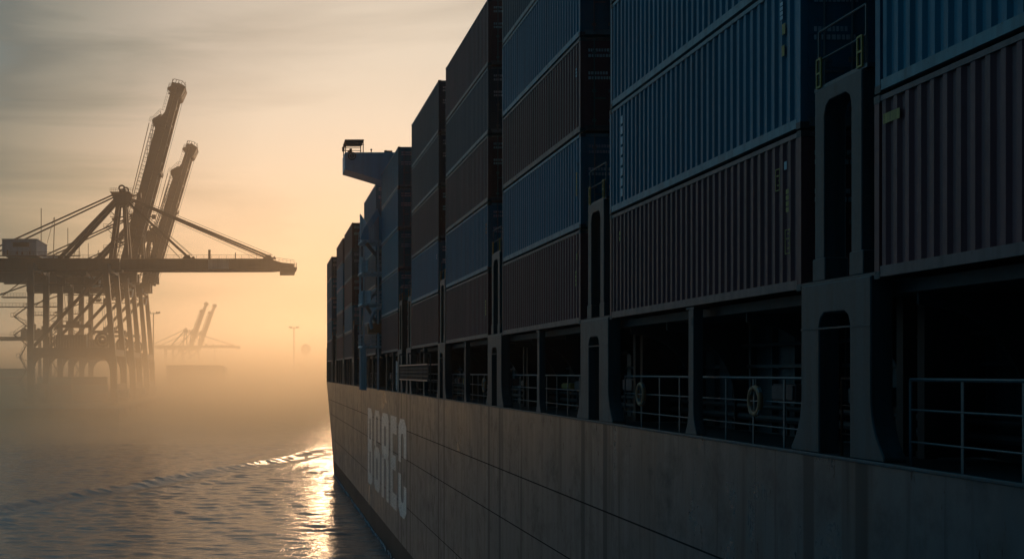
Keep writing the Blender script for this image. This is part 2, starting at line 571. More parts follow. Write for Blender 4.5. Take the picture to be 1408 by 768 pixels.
# gunwale bar along the top of the hull
mb = MB()
mb.box(DX - 0.045, DX + 0.05, -40, 180, DECK - 0.03, DECK + 0.03)
part(mb, 'gunwale', M['frame'], bevel=0.012)

# painted letters
SLOTS = [('B', 112.5, 108.0), ('6', 106.2, 101.2), ('R', 99.6, 94.2), ('E', 92.8, 88.6), ('C', 87.4, 82.6)]


def ring(x0, x1, y0, y1, wx, wy, cx=0.22, cy=0.07, skip=()):
    """octagonal loop made of eight quads; segment 0 is the bottom, counted anticlockwise"""
    def octo(a0, a1, b0, b1, kx, ky):
        return [(a0 + kx, b0), (a1 - kx, b0), (a1, b0 + ky), (a1, b1 - ky), (a1 - kx, b1), (a0 + kx, b1), (a0, b1 - ky), (a0, b0 + ky)]
    o_ = octo(x0, x1, y0, y1, cx, cy)
    i_ = octo(x0 + wx, x1 - wx, y0 + wy, y1 - wy, cx * 0.35, cy * 0.5)
    return [[o_[k], o_[(k + 1) % 8], i_[(k + 1) % 8], i_[k]] for k in range(8) if k not in skip]


def rect(x0, x1, y0, y1):
    return [[(x0, y0), (x1, y0), (x1, y1), (x0, y1)]]


GLYPH = {
    'B': rect(0, 0.34, 0, 1) + rect(0.3405, 0.74, 0.86, 1) + rect(0.3405, 0.74, 0.43, 0.59) + rect(0.3405, 0.74, 0, 0.15)
    + [[(0.74, 1), (0.96, 0.93), (0.96, 0.60), (0.86, 0.52), (0.74, 0.52), (0.74, 0.585), (0.66, 0.60), (0.66, 0.855), (0.74, 0.855)], [(0.74, 0.515), (0.86, 0.515), (1.0, 0.44), (1.0, 0.07), (0.74, 0), (0.74, 0.152), (0.66, 0.16), (0.66, 0.42), (0.74, 0.425)]],
    '6': ring(0, 1, 0, 0.55, 0.34, 0.14) + rect(0, 0.34, 0.5505, 0.90) + [[(0, 0.90), (0.34, 0.90), (0.42, 0.93), (0.30, 1.0), (0.18, 1.0)], [(0.42, 0.93), (0.30, 1.0), (0.72, 1.0), (0.62, 0.93)],
                                                  [(0.62, 0.93), (0.72, 1.0), (0.84, 1.0), (1.0, 0.93), (1.0, 0.62), (0.68, 0.62), (0.68, 0.90)]],
    'R': ring(0, 1, 0.47, 1, 0.34, 0.15, 0.14) + rect(0, 0.32, 0, 0.50) + [[(0.62, 0.48), (0.95, 0.50), (1.0, 0.42), (1.0, 0.0), (0.70, 0.0), (0.70, 0.38)]],
    'E': rect(0, 0.36, 0, 1) + rect(0.3605, 1, 0.81, 1) + rect(0.3605, 0.86, 0.42, 0.58) + rect(0.3605, 1, 0, 0.17),
    'C': [[(0, 0.55), (0.32, 0.55), (0.32, 0.80), (0.40, 0.85), (0.26, 1), (0, 0.92)], [(0.40, 0.85), (0.26, 1), (0.74, 1), (0.60, 0.85)], [(0.60, 0.85), (0.74, 1), (1, 0.92), (1, 0.61), (0.68, 0.61), (0.68, 0.80)],
          [(0, 0.43), (0.32, 0.43), (0.32, 0.20), (0.40, 0.15), (0.26, 0), (0, 0.08)], [(0.40, 0.15), (0.26, 0), (0.74, 0), (0.60, 0.15)], [(0.60, 0.15), (0.74, 0), (1, 0.08), (1, 0.33), (0.68, 0.33), (0.68, 0.20)]],
}
for ch, y0, y1 in SLOTS:
    mb = MB()
    for poly in GLYPH[ch]:
        vs = [(DX - 0.006, y0 + (y1 - y0) * u, 3.75 + 6.8 * w) for u, w in poly]
        mb.add(vs, [tuple(range(len(vs)))])
    part(mb, 'hull_letter', M['hull_letter'])

# ---- side passage under the containers
mb = MB()
mb.box(12.4, 12.55, -40, 184, DECK - 0.05, BASE - 0.1)
y = -38
while y < 184:                                  # stiffeners on the coaming
    mb.box(12.26, 12.4, y, y + 0.05, DECK, BASE - 0.3)
    y += 1.25
mb.box(12.2, 12.4, -40, 184, DECK + 1.55, DECK + 1.63)
part(mb, 'hatch_coaming', M['frame'])
mb = MB()
for k, (a, b) in BAY.items():
    mb.box(10.15, 2 * XC - 10.15, a - 0.6, b + 0.6, BASE - 0.22, BASE - 0.02)
mb.box(10.15, 2 * XC - 10.15, -40, BAY['A'][0] - 0.8, BASE - 0.22, BASE - 0.02)
part(mb, 'hatch_cover', M['dark'])
# curved web brackets that carry the hatch covers
for k, (a, b) in BAY.items():
    for yy in (a + 0.4, a + 3.6, (a + b) / 2 + 2.6, b - 0.5):
        mb = MB()
        poly = [(12.26, DECK), (12.26, BASE - 0.23), (10.2, BASE - 0.23), (10.2, BASE - 0.42)]
        for i in range(9):
            t = i / 8 * math.pi / 2
            poly.append((10.35 + 1.55 * math.sin(t), BASE - 0.45 - 1.75 * (1 - math.cos(t))))
        poly.append((11.9, DECK))
        mb.prism(poly, 'y', yy, yy + 0.05)
        part(mb, 'web_bracket', M['dark'])
# pipes, lockers and cable runs in the passage
mb = MB()
for xx, zz, r in ((12.05, DECK + 0.35, 0.09), (12.0, DECK + 0.62, 0.06), (12.1, DECK + 2.1, 0.05)):
    mb.tube((xx, -40, zz), (xx, 184, zz), r, 8)
part(mb, 'deck_pipe', M['dark'])
rr = random.Random(3)
for k, (a, b) in BAY.items():
    if k in 'IJ':
        continue
    y = a + 1.2
    while y < b - 1.5:
        w = rr.uniform(0.5, 1.3)
        if rr.random() < 0.75:
            h = rr.uniform(0.2, 0.42)
            z = DECK + rr.uniform(0.72, 0.85)
            mb = MB()
            mb.box(11.75, 12.2, y, y + w, z, z + h)
            mb.box(11.70, 11.75, y + 0.04, y + w - 0.04, z + 0.03, z + h - 0.03)
            lk = part(mb, 'deck_locker', rr.choice([M['yellow'], M['frame'], M['frame'], M['door_gear'], M['brown_rail']]), bevel=0.01)
            for q in (y + 0.1, y + w - 0.16):
                part(MB().box(12.0, 12.06, q, q + 0.06, DECK, z), 'locker_leg', M['dark'])
        y += w + rr.uniform(0.25, 1.1)


# ---- stanchions in mid bay and lashing frames in the gaps
def flared_post(yc, zt=BASE - 0.02):
    mb = MB()
    w = 0.16
    poly = [(yc - w - 0.22, DECK + 0.03), (yc + w + 0.22, DECK + 0.03)]
    for i in range(5):
        t = i / 4
        poly.append((yc + w + 0.2 * (1 - t) ** 2.2, DECK + 0.08 + 0.55 * t))
    poly += [(yc + w, zt), (yc - w, zt)]
    for i in range(5):
        t = 1 - i / 4
        poly.append((yc - w - 0.2 * (1 - t) ** 2.2, DECK + 0.08 + 0.55 * t))
    mb.prism(poly, 'x', DX + 0.02, DX + 0.24)
    o = part(mb, 'support_post', M['frame'], bevel=0.015)
    c = MB()
    c.box(DX + 0.0, DX + 0.34, yc - 0.26, yc + 0.26, zt - 0.03, zt + 0.015)
    c.box(DX + 0.012, DX + 0.02, yc - 0.09, yc + 0.09, zt - 0.4, zt - 0.22)
    c.build('post_cap', M['casting'], o)
    return o


POSTS = {'A': [13.2], 'B': [27.9], 'C': [43.3], 'D': [58.9], 'E': [73.9], 'F': [91.5, 96.0], 'G': [108.5, 113.0], 'H': [136.2, 140.5], 'I': [152, 156], 'J': [175, 180]}
for k, l in POSTS.items():
    for yc in l:
        flared_post(yc)


def lashing_frame(y0, y1):
    """pedestal with a slot, two columns above it, a platform, and a light-blocking cross wall added between the bays"""
    zt = BASE + 0.07
    mb = MB()
    yc = (y0 + y1) / 2
    lw = (y1 - y0) / 2
    s = min(0.56, lw * 0.46)          # half slot
    poly = []
    poly.append((yc - lw - 0.42, DECK + 0.03))
    for i in range(7):
        t = i / 6
        poly.append((yc - lw - 0.42 * (1 - t) ** 2.3, DECK + 0.1 + 1.0 * t))
    poly += [(yc - lw, zt), (yc + lw, zt)]
    for i in range(7):
        t = 1 - i / 6
        poly.append((yc + lw + 0.42 * (1 - t) ** 2.3, DECK + 0.1 + 1.0 * t))
    poly.append((yc + lw + 0.42, DECK + 0.03))
    poly.append((yc + s, DECK + 0.03))
    zs_ = zt - 0.52
    poly += [(yc + s, zs_ - 0.22), (yc + s - 0.06, zs_ - 0.08), (yc + s - 0.2, zs_), (yc - s + 0.2, zs_), (yc - s + 0.06, zs_ - 0.08), (yc - s, zs_ - 0.22), (yc - s, DECK + 0.03)]
    mb.prism(poly, 'x', DX + 0.0, DX + 0.36)
    ped = part(mb, 'lashing_pedestal', M['frame'], bevel=0.02)
    b = MB()
    b.box(DX - 0.012, DX, yc - lw, yc + lw, zt - 0.80, zt - 0.77)
    b.box(DX + 0.02, DX + 0.9, yc - lw - 0.12, yc + lw + 0.12, zt, zt + 0.05)
    b.build('weld_flange', M['frame'], ped)
    # columns with a rounded portal head
    cw = 0.36
    c0, c1 = yc - min(0.85, lw - 0.2), yc + min(0.85, lw - 0.2)
    ztop = EYE + 4.95
    mb = MB()
    poly = [(c0, zt + 0.05), (c0, ztop), (c1, ztop), (c1, zt + 0.05), (c1 - cw, zt + 0.05), (c1 - cw, ztop - 0.50), (c1 - cw - 0.06, ztop - 0.34), (c1 - cw - 0.2, ztop - 0.26),
            (c0 + cw + 0.2, ztop - 0.26), (c0 + cw + 0.06, ztop - 0.34), (c0 + cw, ztop - 0.50), (c0 + cw, zt + 0.05)]
    mb.prism(poly, 'x', DX + 0.06, DX + 0.44)
    # gussets at the foot of each column
    mb.box(DX + 0.05, DX + 0.46, c0 - 0.07, c0 + cw + 0.05, zt + 0.052, zt + 0.45)
    mb.box(DX + 0.05, DX + 0.46, c1 - cw - 0.05, c1 + 0.07, zt + 0.052, zt + 0.45)
    colm = part(mb, 'lashing_column', M['frame'], bevel=0.015)
    # platform and its small guard rail with marked posts
    mb = MB()
    mb.box(DX + 0.1, DX + 3.6, c0 - 0.1, c1 + 0.1, ztop + 0.002, ztop + 0.07)
    mb.path([(DX + 0.14, c0, ztop + 0.07), (DX + 0.14, c0, ztop + 1.05), (DX + 0.14, c1, ztop + 1.05), (DX + 0.14, c1, ztop + 0.07)], 0.022)
    mb.tube((DX + 0.14, c0, ztop + 0.55), (DX + 0.14, c1, ztop + 0.55), 0.016)
    pl = part(mb, 'lashing_platform', M['rail'])
    for q in (c0 + 0.02, c1 - 0.2):
        m2 = MB()
        for e in (0, 0.15):
            m2.box(DX + 0.07, DX + 0.1, q + e, q + e + 0.035, ztop + 0.04, ztop + 0.56)
        for e in (0.04, 0.28, 0.53):
            m2.box(DX + 0.07, DX + 0.1, q + 0.035, q + 0.15, ztop + e, ztop + e + 0.035)
        m2.build('marker_frame', M['yellow'], pl)
    # the cross bridge between the bays: posts, decks and an added solid plate that blocks light
    mb = MB()
    top = BASE + 5 * PITCH - 0.4
    xx = DX + 1.3
    while xx < 2 * XC - DX - 0.4:
        mb.box(xx, xx + 0.22, yc - 0.45, yc - 0.23, DECK, top)
        mb.box(xx, xx + 0.22, yc + 0.23, yc + 0.45, DECK, top)
        xx += 2.5
    for q in range(0, 5):
        z = BASE + q * PITCH
        mb.box(DX + 1.0, 2 * XC - DX - 0.4, yc - 0.6, yc + 0.6, z, z + 0.08)
        if q:
            mb.tube((DX + 1.05, yc - 0.6, z + 1.0), (DX + 1.05, yc + 0.6, z + 1.0), 0.025)
    mb.box(DX + 1.6, 2 * XC - DX - 0.6, yc - 0.03, yc + 0.03, DECK, top - 0.2)  # full-height plate added to keep light from the far side out of the gap
    part(mb, 'lashing_bridge_light_block', M['dark'])
    # lashing rods crossing the ends of the lower containers
    mb = MB()
    for q in (0, 1):
        for yy, sg in ((y0 + 0.2, 1), (y1 - 0.2, -1)):
            mb.tube((DX + 0.5, yc, BASE + 0.1), (DX + 0.3 + 1.7, yy, BASE + PITCH * (q + 1)), 0.016, 5)
    part(mb, 'lashing_rod', M['door_gear'])


for g in GAPS:
    lashing_frame(*g)


# ---- guard rails, one length between each pair of posts
def railing(y0, y1, step=1.42, x=DX + 0.42):
    mb = MB()
    for z, r in ((DECK + 1.33, 0.030), (DECK + 0.86, 0.018), (DECK + 0.36, 0.018)):
        mb.tube((x, y0, z), (x, y1, z), r, 6)
    o = part(mb, 'guard_railing', M['rail'])
    n = max(1, round((y1 - y0) / step))
    for i in range(n + 1):
        y = y0 + (y1 - y0) * i / n
        MB().box(x - 0.012, x + 0.012, y - 0.035, y + 0.035, DECK - 0.05, DECK + 1.32).build('stanchion', M['rail'], o)


edges = [(-8, 19.2)] + [(GAPS[i][1] + 0.2, GAPS[i + 1][0] - 0.2) for i in range(len(GAPS) - 1)] + [(GAPS[-1][1] + 0.2, 184)]
edges = [e for e in edges if e[1] - e[0] > 3]
for a, b in edges:
    if a < 100 < b:
        railing(a, 100.5)
        railing(105.5, b)
    else:
        railing(a, b)
for a, b in GAPS[:4]:
    railing(a + 0.5, b - 0.5, step=1.0, x=DX + 0.5)

# ---- stowed gangway under the fifth bay
mb = MB()
y0, y1 = 71.5, 86.0
for z in (13.25, 14.2):
    mb.box(DX - 0.1, DX + 0.0, y0, y1, z, z + 0.09)
    mb.box(DX + 0.55, DX + 0.65, y0, y1, z, z + 0.09)
y = y0
while y <= y1:
    mb.box(DX - 0.08, DX - 0.02, y, y + 0.05, 13.34, 14.2)
    mb.box(DX + 0.0, DX + 0.55, y, y + 0.05, 13.25, 13.3)
    y += 0.45
for z in (13.55, 13.8, 14.0):
    mb.box(DX - 0.07, DX - 0.03, y0, y1, z, z + 0.025)
part(mb, 'stowed_gangway', M['door_gear'])
for yy in (73, 79, 84):
    part(MB().path([(DX + 0.3, yy, DECK), (DX + 0.3, yy, 14.9), (DX - 0.3, yy, 15.0), (DX - 0.3, yy, 14.3)], 0.05, 6), 'gangway_davit', M['rail'])

# ---- accommodation block with bridge wing and side galleries
blk = part(MB().box(11.2, 2 * XC - 11.2, 101.0, 104.8, DECK - 0.05, 32.0), 'accommodation_block', M['white'])
blk_o = Vector((XC, 80, 0))


def sub(mb, name, mat, bevel=0):
    o = mb.build(name, mat, blk, bevel)
    return o


mb = MB()
mb.prism([(6.83, 30.45), (6.83, 31.85), (12.0, 31.85), (12.0, 28.9)], 'y', 101.0, 103.9)
sub(mb, 'bridge_wing', M['wing'], 0.03)
mb = MB()
mb.torus((7.42, 100.97, 31.55), 'y', 0.30, 0.035, 20, 6)
mb.torus((7.42, 100.97, 31.55), 'y', 0.14, 0.03, 16, 6)
mb.beam((7.1, 100.97, 31.55), (7.7, 100.97, 31.55), 0.03)
mb.beam((7.42, 100.97, 31.3), (7.42, 100.97, 31.85), 0.03)
sub(mb, 'round_hatch', M['dark'])
mb = MB()
for yy in (101.1, 103.7):
    for xx in (6.9, 8.35):
        mb.box(xx - 0.035, xx + 0.035, yy - 0.035, yy + 0.035, 31.85, 32.85)
for z in (32.80, 32.66, 32.45):
    mb.box(6.87, 8.4, 101.07, 101.13, z, z + 0.05)
    mb.box(6.87, 8.4, 103.67, 103.73, z, z + 0.05)
mb.box(6.85, 8.42, 101.1, 103.7, 32.86, 32.92)
sub(mb, 'wing_shelter_frame', M['dark'])
mb = MB()
mb.box(6.62, 6.80, 101.0, 101.3, 31.95, 32.3)
mb.box(6.78, 6.9, 101.1, 101.16, 32.28, 32.4)
sub(mb, 'wing_lamp', M['dark'])
mb = MB()
mb.box(7.1, 7.25, 101.4, 101.8, 31.85, 32.05)
mb.box(7.25, 7.45, 101.4, 101.8, 31.85, 32.22)
mb.tube((9.05, 101.5, 31.85), (9.05, 101.5, 32.12), 0.04)
mb.box(8.98, 9.12, 101.4, 101.6, 32.1, 32.2)
mb.tube((10.25, 101.6, 31.85), (10.25, 101.6, 32.1), 0.13, 10)
mb.beam((10.25, 101.6, 32.0), (10.8, 101.6, 32.0), 0.1, 0.18)
sub(mb, 'wing_console', M['dark'])
# galleries outboard of the block
for i, z in enumerate((15.8, 19.3, 21.9, 24.5)):
    mb = MB()
    poly = [(8.25, 101.2), (8.15, 101.8), (8.15, 104.0), (8.5, 104.6), (11.2, 104.6), (11.2, 101.2)]
    mb.prism(poly, 'z', z, z + 0.16)
    sub(mb, 'gallery_deck', M['white'], 0.02)
    mb = MB()
    for q in (0.35, 0.7, 1.05):
        mb.path([(11.2, 101.25, z + q), (8.3, 101.25, z + q), (8.2, 101.8, z + q), (8.2, 104.0, z + q)], 0.022)
    for p in ((8.3, 101.25), (9.0, 101.25), (9.7, 101.25), (10.4, 101.25), (8.2, 102.6), (8.2, 104.0)):
        mb.tube((*p, z + 0.1), (*p, z + 1.05), 0.022)
    sub(mb, 'gallery_railing', M['mark_white'])
    if i < 3:
        nz_ = (19.3, 21.9, 24.5)[i]
        mb = MB()
        d = 1 if i % 2 else -1
        xa, xb = (8.7, 10.7) if d > 0 else (10.7, 8.7)
        for e in (101.9, 102.6):
            mb.beam((xa, e, z + 0.16), (xb, e, nz_), 0.06, 0.2)
        for s_ in range(9):
            t = (s_ + 0.5) / 9
            mb.box(xa + (xb - xa) * t - 0.1, xa + (xb - xa) * t + 0.1, 101.92, 102.6, z + 0.16 + (nz_ - z) * t, z + 0.2 + (nz_ - z) * t)
        sub(mb, 'gallery_stair', M['door_gear'])
for xx, yy, zt, w in ((8.4, 101.4, 15.8, 0.5), (8.35, 104.2, 24.5, 0.16), (8.42, 101.45, 24.5, 0.12), (9.6, 101.4, 24.5, 0.14)):
    sub(MB().box(xx - w / 2, xx + w / 2, yy - 0.08, yy + 0.08, DECK - 0.05, zt), 'gallery_column', M['white'])
for x0, ya, x1, yb_, z0, z1, z2 in ((8.12, 101.75, 8.95, 101.02, 24.66, 26.9, 25.6), (8.95, 101.02, 9.6, 101.02, 24.66, 25.6, 26.6), (8.12, 101.75, 8.7, 101.2, 22.06, 23.4, 23.0), (8.12, 101.75, 8.95, 101.02, 19.46, 20.5, 20.5)):
    pv = [(x0, ya, z0), (x1, yb_, z0), (x1, yb_, z2), (x0, ya, z1)]
    mb = MB()
    mb.add(pv + [(a + 0.05, b + 0.05, c) for a, b, c in pv], [(0, 1, 2, 3), (7, 6, 5, 4), (0, 4, 5, 1), (1, 5, 6, 2), (2, 6, 7, 3), (3, 7, 4, 0)])
    sub(mb, 'gallery_screen', M['white'])
# curved wind screens and the boat davit arm
mb = MB()
pts = [(8.1, 24.7), (8.4, 25.6), (9.0, 26.5), (9.5, 27.3), (9.75, 26.6), (10.3, 25.6), (10.5, 24.7)]
mb.prism(pts, 'y', 101.15, 101.22)
sub(mb, 'wind_screen', M['wing'])
mb = MB()
arc = [(9.9 - 0.95 * math.cos(t), 101.0, 17.9 + 1.15 * math.sin(t)) for t in [i / 10 * math.pi * 0.62 - 0.5 for i in range(11)]]
mb.path(arc, 0.13, 8)
sub(mb, 'davit_arm', M['mark_white'])
mb = MB()
for i in range(12):
    t = i / 11
    w_ = 0.75 * math.sin(math.pi * (0.12 + 0.76 * t)) ** 0.6
    mb.box(9.6 - w_, 9.6 + w_, 101.3 + i * 0.24, 101.54 + i * 0.24, 17.0, 17.6 + 0.35 * w_)
sub(mb, 'rescue_boat', M['orange'])
for z in (18.5, 21.2, 23.8, 26.8, 29.0):
    mb = MB()
    for xx in np.arange(12.2, 30, 1.9):
        mb.box(xx, xx + 0.8, 100.95, 101.0, z, z + 0.9)
    sub(mb, 'window_row', M['glass'])
for o in KIDS.get('x', []):
    pass
# sub-parts were written in world coordinates under the block, which already carries the ship's offset


# ------------------------------------------------------------------ shipping containers
CH = 2.90
HW = 1.22


def corr(n_axis, a0, a1, z0, z1, off, depth, pitch, sign):
    """corrugated sheet; n_axis 'x': sheet in the y-z plane at x=off, ribs run vertically"""
    vs, fs = [], []
    prof = []
    a = a0
    while a < a1 - 1e-4:
        for fr, d in ((0.0, 0), (0.32, 0), (0.5, 1), (0.82, 1)):
            p = a + fr * pitch
            if p < a1:
                prof.append((p, d * depth))
        a += pitch
    prof.append((a1, 0))
    for p, d in prof:
        x = off - sign * d
        for z in (z0, z1):
            vs.append((x, p, z) if n_axis == 'x' else (p, x, z))
    for i in range(len(prof) - 1):
        fs.append((2 * i, 2 * i + 2, 2 * i + 3, 2 * i + 1))
    return vs, fs


MESHES = {}


def container_meshes(cname):
    mat, rail = M[cname], M[cname + '_rail']
    L = CL / 2
    d = {}
    for sg, key in ((-1, 'outer'), (1, 'inner')):
        mb = MB()
        mb.add(*corr('x', -L + 0.14, L - 0.14, 0.2, CH - 0.1, sg * (HW - 0.02), 0.05, 0.345, sg))
        d['side_' + key] = mb.mesh('side_panel', mat)
    mb = MB()
    mb.add(*corr('y', -HW + 0.1, HW - 0.1, 0.2, CH - 0.1, L - 0.03, 0.05, 0.25, 1))
    d['front'] = mb.mesh('front_panel', mat)
    for sg, key in ((-1, 'l'), (1, 'r')):
        mb = MB()
        x0, x1 = (-HW + 0.09, -0.01) if sg < 0 else (0.01, HW - 0.09)
        mb.box(x0, x1, -L + 0.02, -L + 0.07, 0.2, CH - 0.12)
        for z in (0.5, 1.1, 1.7, 2.3):
            mb.box(x0 + 0.06, x1 - 0.06, -L + 0.005, -L + 0.02, z, z + 0.30)
        d['door_' + key] = mb.mesh('door', mat)
        for q, fr in enumerate((0.3, 0.75)):
            mb = MB()
            xx = x0 + (x1 - x0) * fr
            mb.tube((xx, -L - 0.02, 0.12), (xx, -L - 0.02, CH - 0.05), 0.02, 6)
            for z in (0.3, 1.2, 2.4):
                mb.box(xx - 0.06, xx + 0.06, -L - 0.03, -L + 0.0, z, z + 0.08)
            mb.box(xx, xx + 0.35, -L - 0.035, -L - 0.015, 1.0, 1.04)
            d['rod_%s%d' % (key, q)] = mb.mesh('lock_rod', M['door_gear'])
    mb = MB()
    mb.box(-HW + 0.02, HW - 0.02, -L + 0.1, L - 0.1, CH - 0.07, CH - 0.03)
    mb.box(-HW + 0.06, HW - 0.06, -L + 0.1, L - 0.1, 0.10, 0.16)
    d['roof'] = mb.mesh('roof_panel', mat)
    for sg, key in ((-1, 'o'), (1, 'i')):
        xo = sg * HW
        xi = sg * (HW - 0.10)
        mb = MB()
        # bottom rail: deeper, with a small outward lip
        mb.box(min(xo * 0.997, xi), max(xo * 0.997, xi), -L + 0.17, L - 0.17, 0.03, 0.20)
        mb.box(min(xo, xo * 0.997), max(xo, xo * 0.997), -L + 0.17, L - 0.17, 0.03, 0.06)
        d['brail_' + key] = mb.mesh('bottom_rail', rail)
        mb = MB()
        mb.box(min(xo * 0.995, xi), max(xo * 0.995, xi), -L + 0.17, L - 0.17, CH - 0.10, CH - 0.015)
        d['trail_' + key] = mb.mesh('top_rail', rail)
    for sy, k2 in ((-1, 'd'), (1, 'f')):
        for sx, k1 in ((-1, 'o'), (1, 'i')):
            mb = MB()
            x0, x1 = sorted((sx * (HW - 0.002), sx * (HW - 0.13)))
            y0, y1 = sorted((sy * (L - 0.002), sy * (L - 0.15)))
            mb.box(x0, x1, y0, y1, 0.12, CH - 0.12)
            d['post_' + k1 + k2] = mb.mesh('corner_post', mat)
            for z0, k3 in ((0.0, 'b'), (CH - 0.118, 't')):
                mb = MB()
                x0, x1 = sorted((sx * (HW + 0.004), sx * (HW - 0.16)))
                y0, y1 = sorted((sy * (L + 0.004), sy * (L - 0.178)))
                mb.box(x0, x1, y0, y1, z0, z0 + 0.118)
                # recessed oval eye of the casting, seen as a darker plug
                xe = sx * (HW + 0.006)
                mb.box(min(xe, xe - sx * 0.01), max(xe, xe - sx * 0.01), (y0 + y1) / 2 - 0.05, (y0 + y1) / 2 + 0.05, z0 + 0.035, z0 + 0.085)
                d['cast_' + k1 + k2 + k3] = mb.mesh('corner_casting', M['casting'])
            # sills and headers between the posts
    for q, (sy, z0, z1) in enumerate(((-1, 0.04, 0.19), (1, 0.04, 0.19), (-1, CH - 0.11, CH - 0.02), (1, CH - 0.11, CH - 0.02))):
        y0, y1 = sorted((sy * (L - 0.01), sy * (L - 0.12)))
        d['sill_%d' % q] = MB().box(-HW + 0.13, HW - 0.13, y0, y1, z0, z1).mesh('end_sill', rail)
    return d


NAMES = {'side': 'side_panel', 'front': 'front_panel', 'door': 'door', 'roof': 'roof_panel', 'brail': 'bottom_rail', 'trail': 'top_rail', 'post': 'corner_post', 'cast': 'corner_casting', 'sill': 'end_sill'}


def make_container(cname, x, y, z, detail=True):
    if cname not in MESHES:
        MESHES[cname] = container_meshes(cname)
    d = MESHES[cname]
    root = empty('shipping_container', (x, y, z))
    doors = {}
    for k, me in d.items():
        if k.startswith('rod'):
            continue
        if k in ('side_inner', 'brail_i', 'trail_i') and not detail:
            continue
        o = bpy.data.objects.new(NAMES[k.split('_')[0]], me)
        COL.objects.link(o)
        o.parent = root
        if k.startswith('door'):
            doors[k[-1]] = o
    for k, me in d.items():
        if k.startswith('rod'):
            o = bpy.data.objects.new('lock_rod', me)
            COL.objects.link(o)
            o.parent = doors[k[4]]
    return root


STACK = {
    'A': ('brown', 'blue', 'blue', 'slate', 'blue'),
    'B': ('brown', 'blue', 'blue', 'brown', 'slate'),
    'C': ('brown', 'blue', 'brown', 'blue', 'slate'),
    'D': ('brown', 'blue', 'brown', 'slate', 'brown'),
    'E': ('brown', 'blue', 'brown', 'slate', 'slate'),
    'F': ('brown', 'teal', 'teal', 'blue', 'teal'),
    'G': ('slate', 'blue', 'slate', 'blue', 'blue'),
    'H': ('slate', 'teal', 'brown', 'slate', 'brown'),
    'I': ('brown', 'slate', 'teal', 'blue', 'brown'),
    'J': ('slate', 'teal', 'blue', 'teal', 'slate'),
}
WHERE = {
    'A': 'in the stack at the right edge',
    'B': 'in the second stack from the right edge',
    'C': 'in the third stack from the right',
    'D': 'in the fourth stack from the right',
    'E': 'in the fifth stack from the right',
    'F': 'in the stack beside the bridge wing',
    'G': 'in the stack under the bridge wing',
    'H': 'in the third stack from the bow',
    'I': 'in the second stack from the bow',
    'J': 'in the stack nearest the bow',
}
CN = {'brown': 'dull brown', 'blue': 'dark blue', 'slate': 'grey slate', 'teal': 'teal blue'}
TN = ['bottom', 'second lowest', 'middle', 'second highest', 'top']
CT = {}
for k, cols in STACK.items():
    y0, y1 = BAY[k]
    for i, cn in enumerate(cols):
        c = make_container(cn, DX + 0.03 + HW + random.uniform(-0.012, 0.012), (y0 + y1) / 2 + random.uniform(-0.025, 0.025), BASE + PITCH * i + (0.25 if k == 'F' and i == 9 else 0))
        tag(c, '%s ribbed shipping container, %s %s' % (CN[cn], TN[i], WHERE[k]), 'shipping container', 'shipping containers stacked along the side of the ship')
        CT[k, i] = c


def mark(k, i, mat, ypos, z0, w, h, name='marking', rows=1, gap=0.25):
    """painted block marks on the outboard side, sitting on the rib crests; ypos in metres from the near end"""
    mb = MB()
    x = -HW + 0.02 - 0.004
    for r in range(rows):
        zz = z0 + h * r / rows
        hh = h / rows * (1 - gap) if rows > 1 else h
        mb.box(x, x + 0.003, -CL / 2 + ypos - w / 2, -CL / 2 + ypos + w / 2, zz, zz + hh)
    mb.build(name, mat, CT[k, i])


def frame_mark(k, i, mat, ypos, z0, w, h):
    """thin outlined placard with short bars that read as stencilled lines"""
    mb = MB()
    x0, x1 = -HW + 0.016, -HW + 0.019
    y0 = -CL / 2 + ypos
    mb.box(x0, x1, y0, y0 + w, z0, z0 + 0.02)
    mb.box(x0, x1, y0, y0 + w, z0 + h - 0.02, z0 + h)
    mb.box(x0, x1, y0, y0 + 0.02, z0 + 0.02, z0 + h - 0.02)
    mb.box(x0, x1, y0 + w - 0.02, y0 + w, z0 + 0.02, z0 + h - 0.02)
    n = int(h / 0.09)
    for q in range(1, n):
        mb.box(x0, x1, y0 + 0.05, y0 + w - 0.05 - 0.04 * (q % 3), z0 + q * 0.09, z0 + q * 0.09 + 0.03)
    mb.build('stencil_marking', mat, CT[k, i])


mark('B', 1, M['mark_white'], CL - 1.1, 0.35, 0.17, 2.25, rows=8)
mark('B', 1, M['yellow'], 0.75, 1.9, 0.14, 0.2)
mark('B', 1, M['yellow'], 0.78, 1.5, 0.12, 0.2)
mark('B', 1, M['mark_white'], 0.85, 2.2, 0.12, 0.35, rows=4)
frame_mark('B', 0, M['yellow'], 0.95, 1.95, 0.2, 0.42)
mark('B', 0, M['yellow'], 0.62, 1.5, 0.12, 0.45, rows=4)
frame_mark('B', 0, M['yellow'], 0.50, 0.72, 0.22, 0.46)
mark('B', 0, M['mark_white'], 0.7, 2.3, 0.12, 0.15)
mark('B', 0, M['yellow'], CL - 0.9, 0.2 + 1.9, 0.14, 0.3, rows=2)
mark('A', 0, M['yellow'], CL - 0.5, 2.42, 0.5, 0.16, rows=1)
mark('C', 1, M['yellow'], 0.55, 1.05, 0.14, 0.75, rows=6, gap=0.15)
mark('C', 2, M['mark_white'], 0.55, 1.8, 0.13, 0.3, rows=3)
mark('C', 0, M['yellow'], 0.6, 1.2, 0.15, 0.5, rows=4)
mark('C', 0, M['yellow'], 0.5, 2.0, 0.12, 0.2)
mark('D', 0, M['yellow'], 0.6, 1.0, 0.2, 0.7, rows=5)
mark('D', 1, M['yellow'], 0.5, 1.6, 0.16, 0.5, rows=3)
mark('E', 1, M['mark_white'], 0.8, 1.9, 0.14, 0.3, rows=2)
rr = random.Random(8)
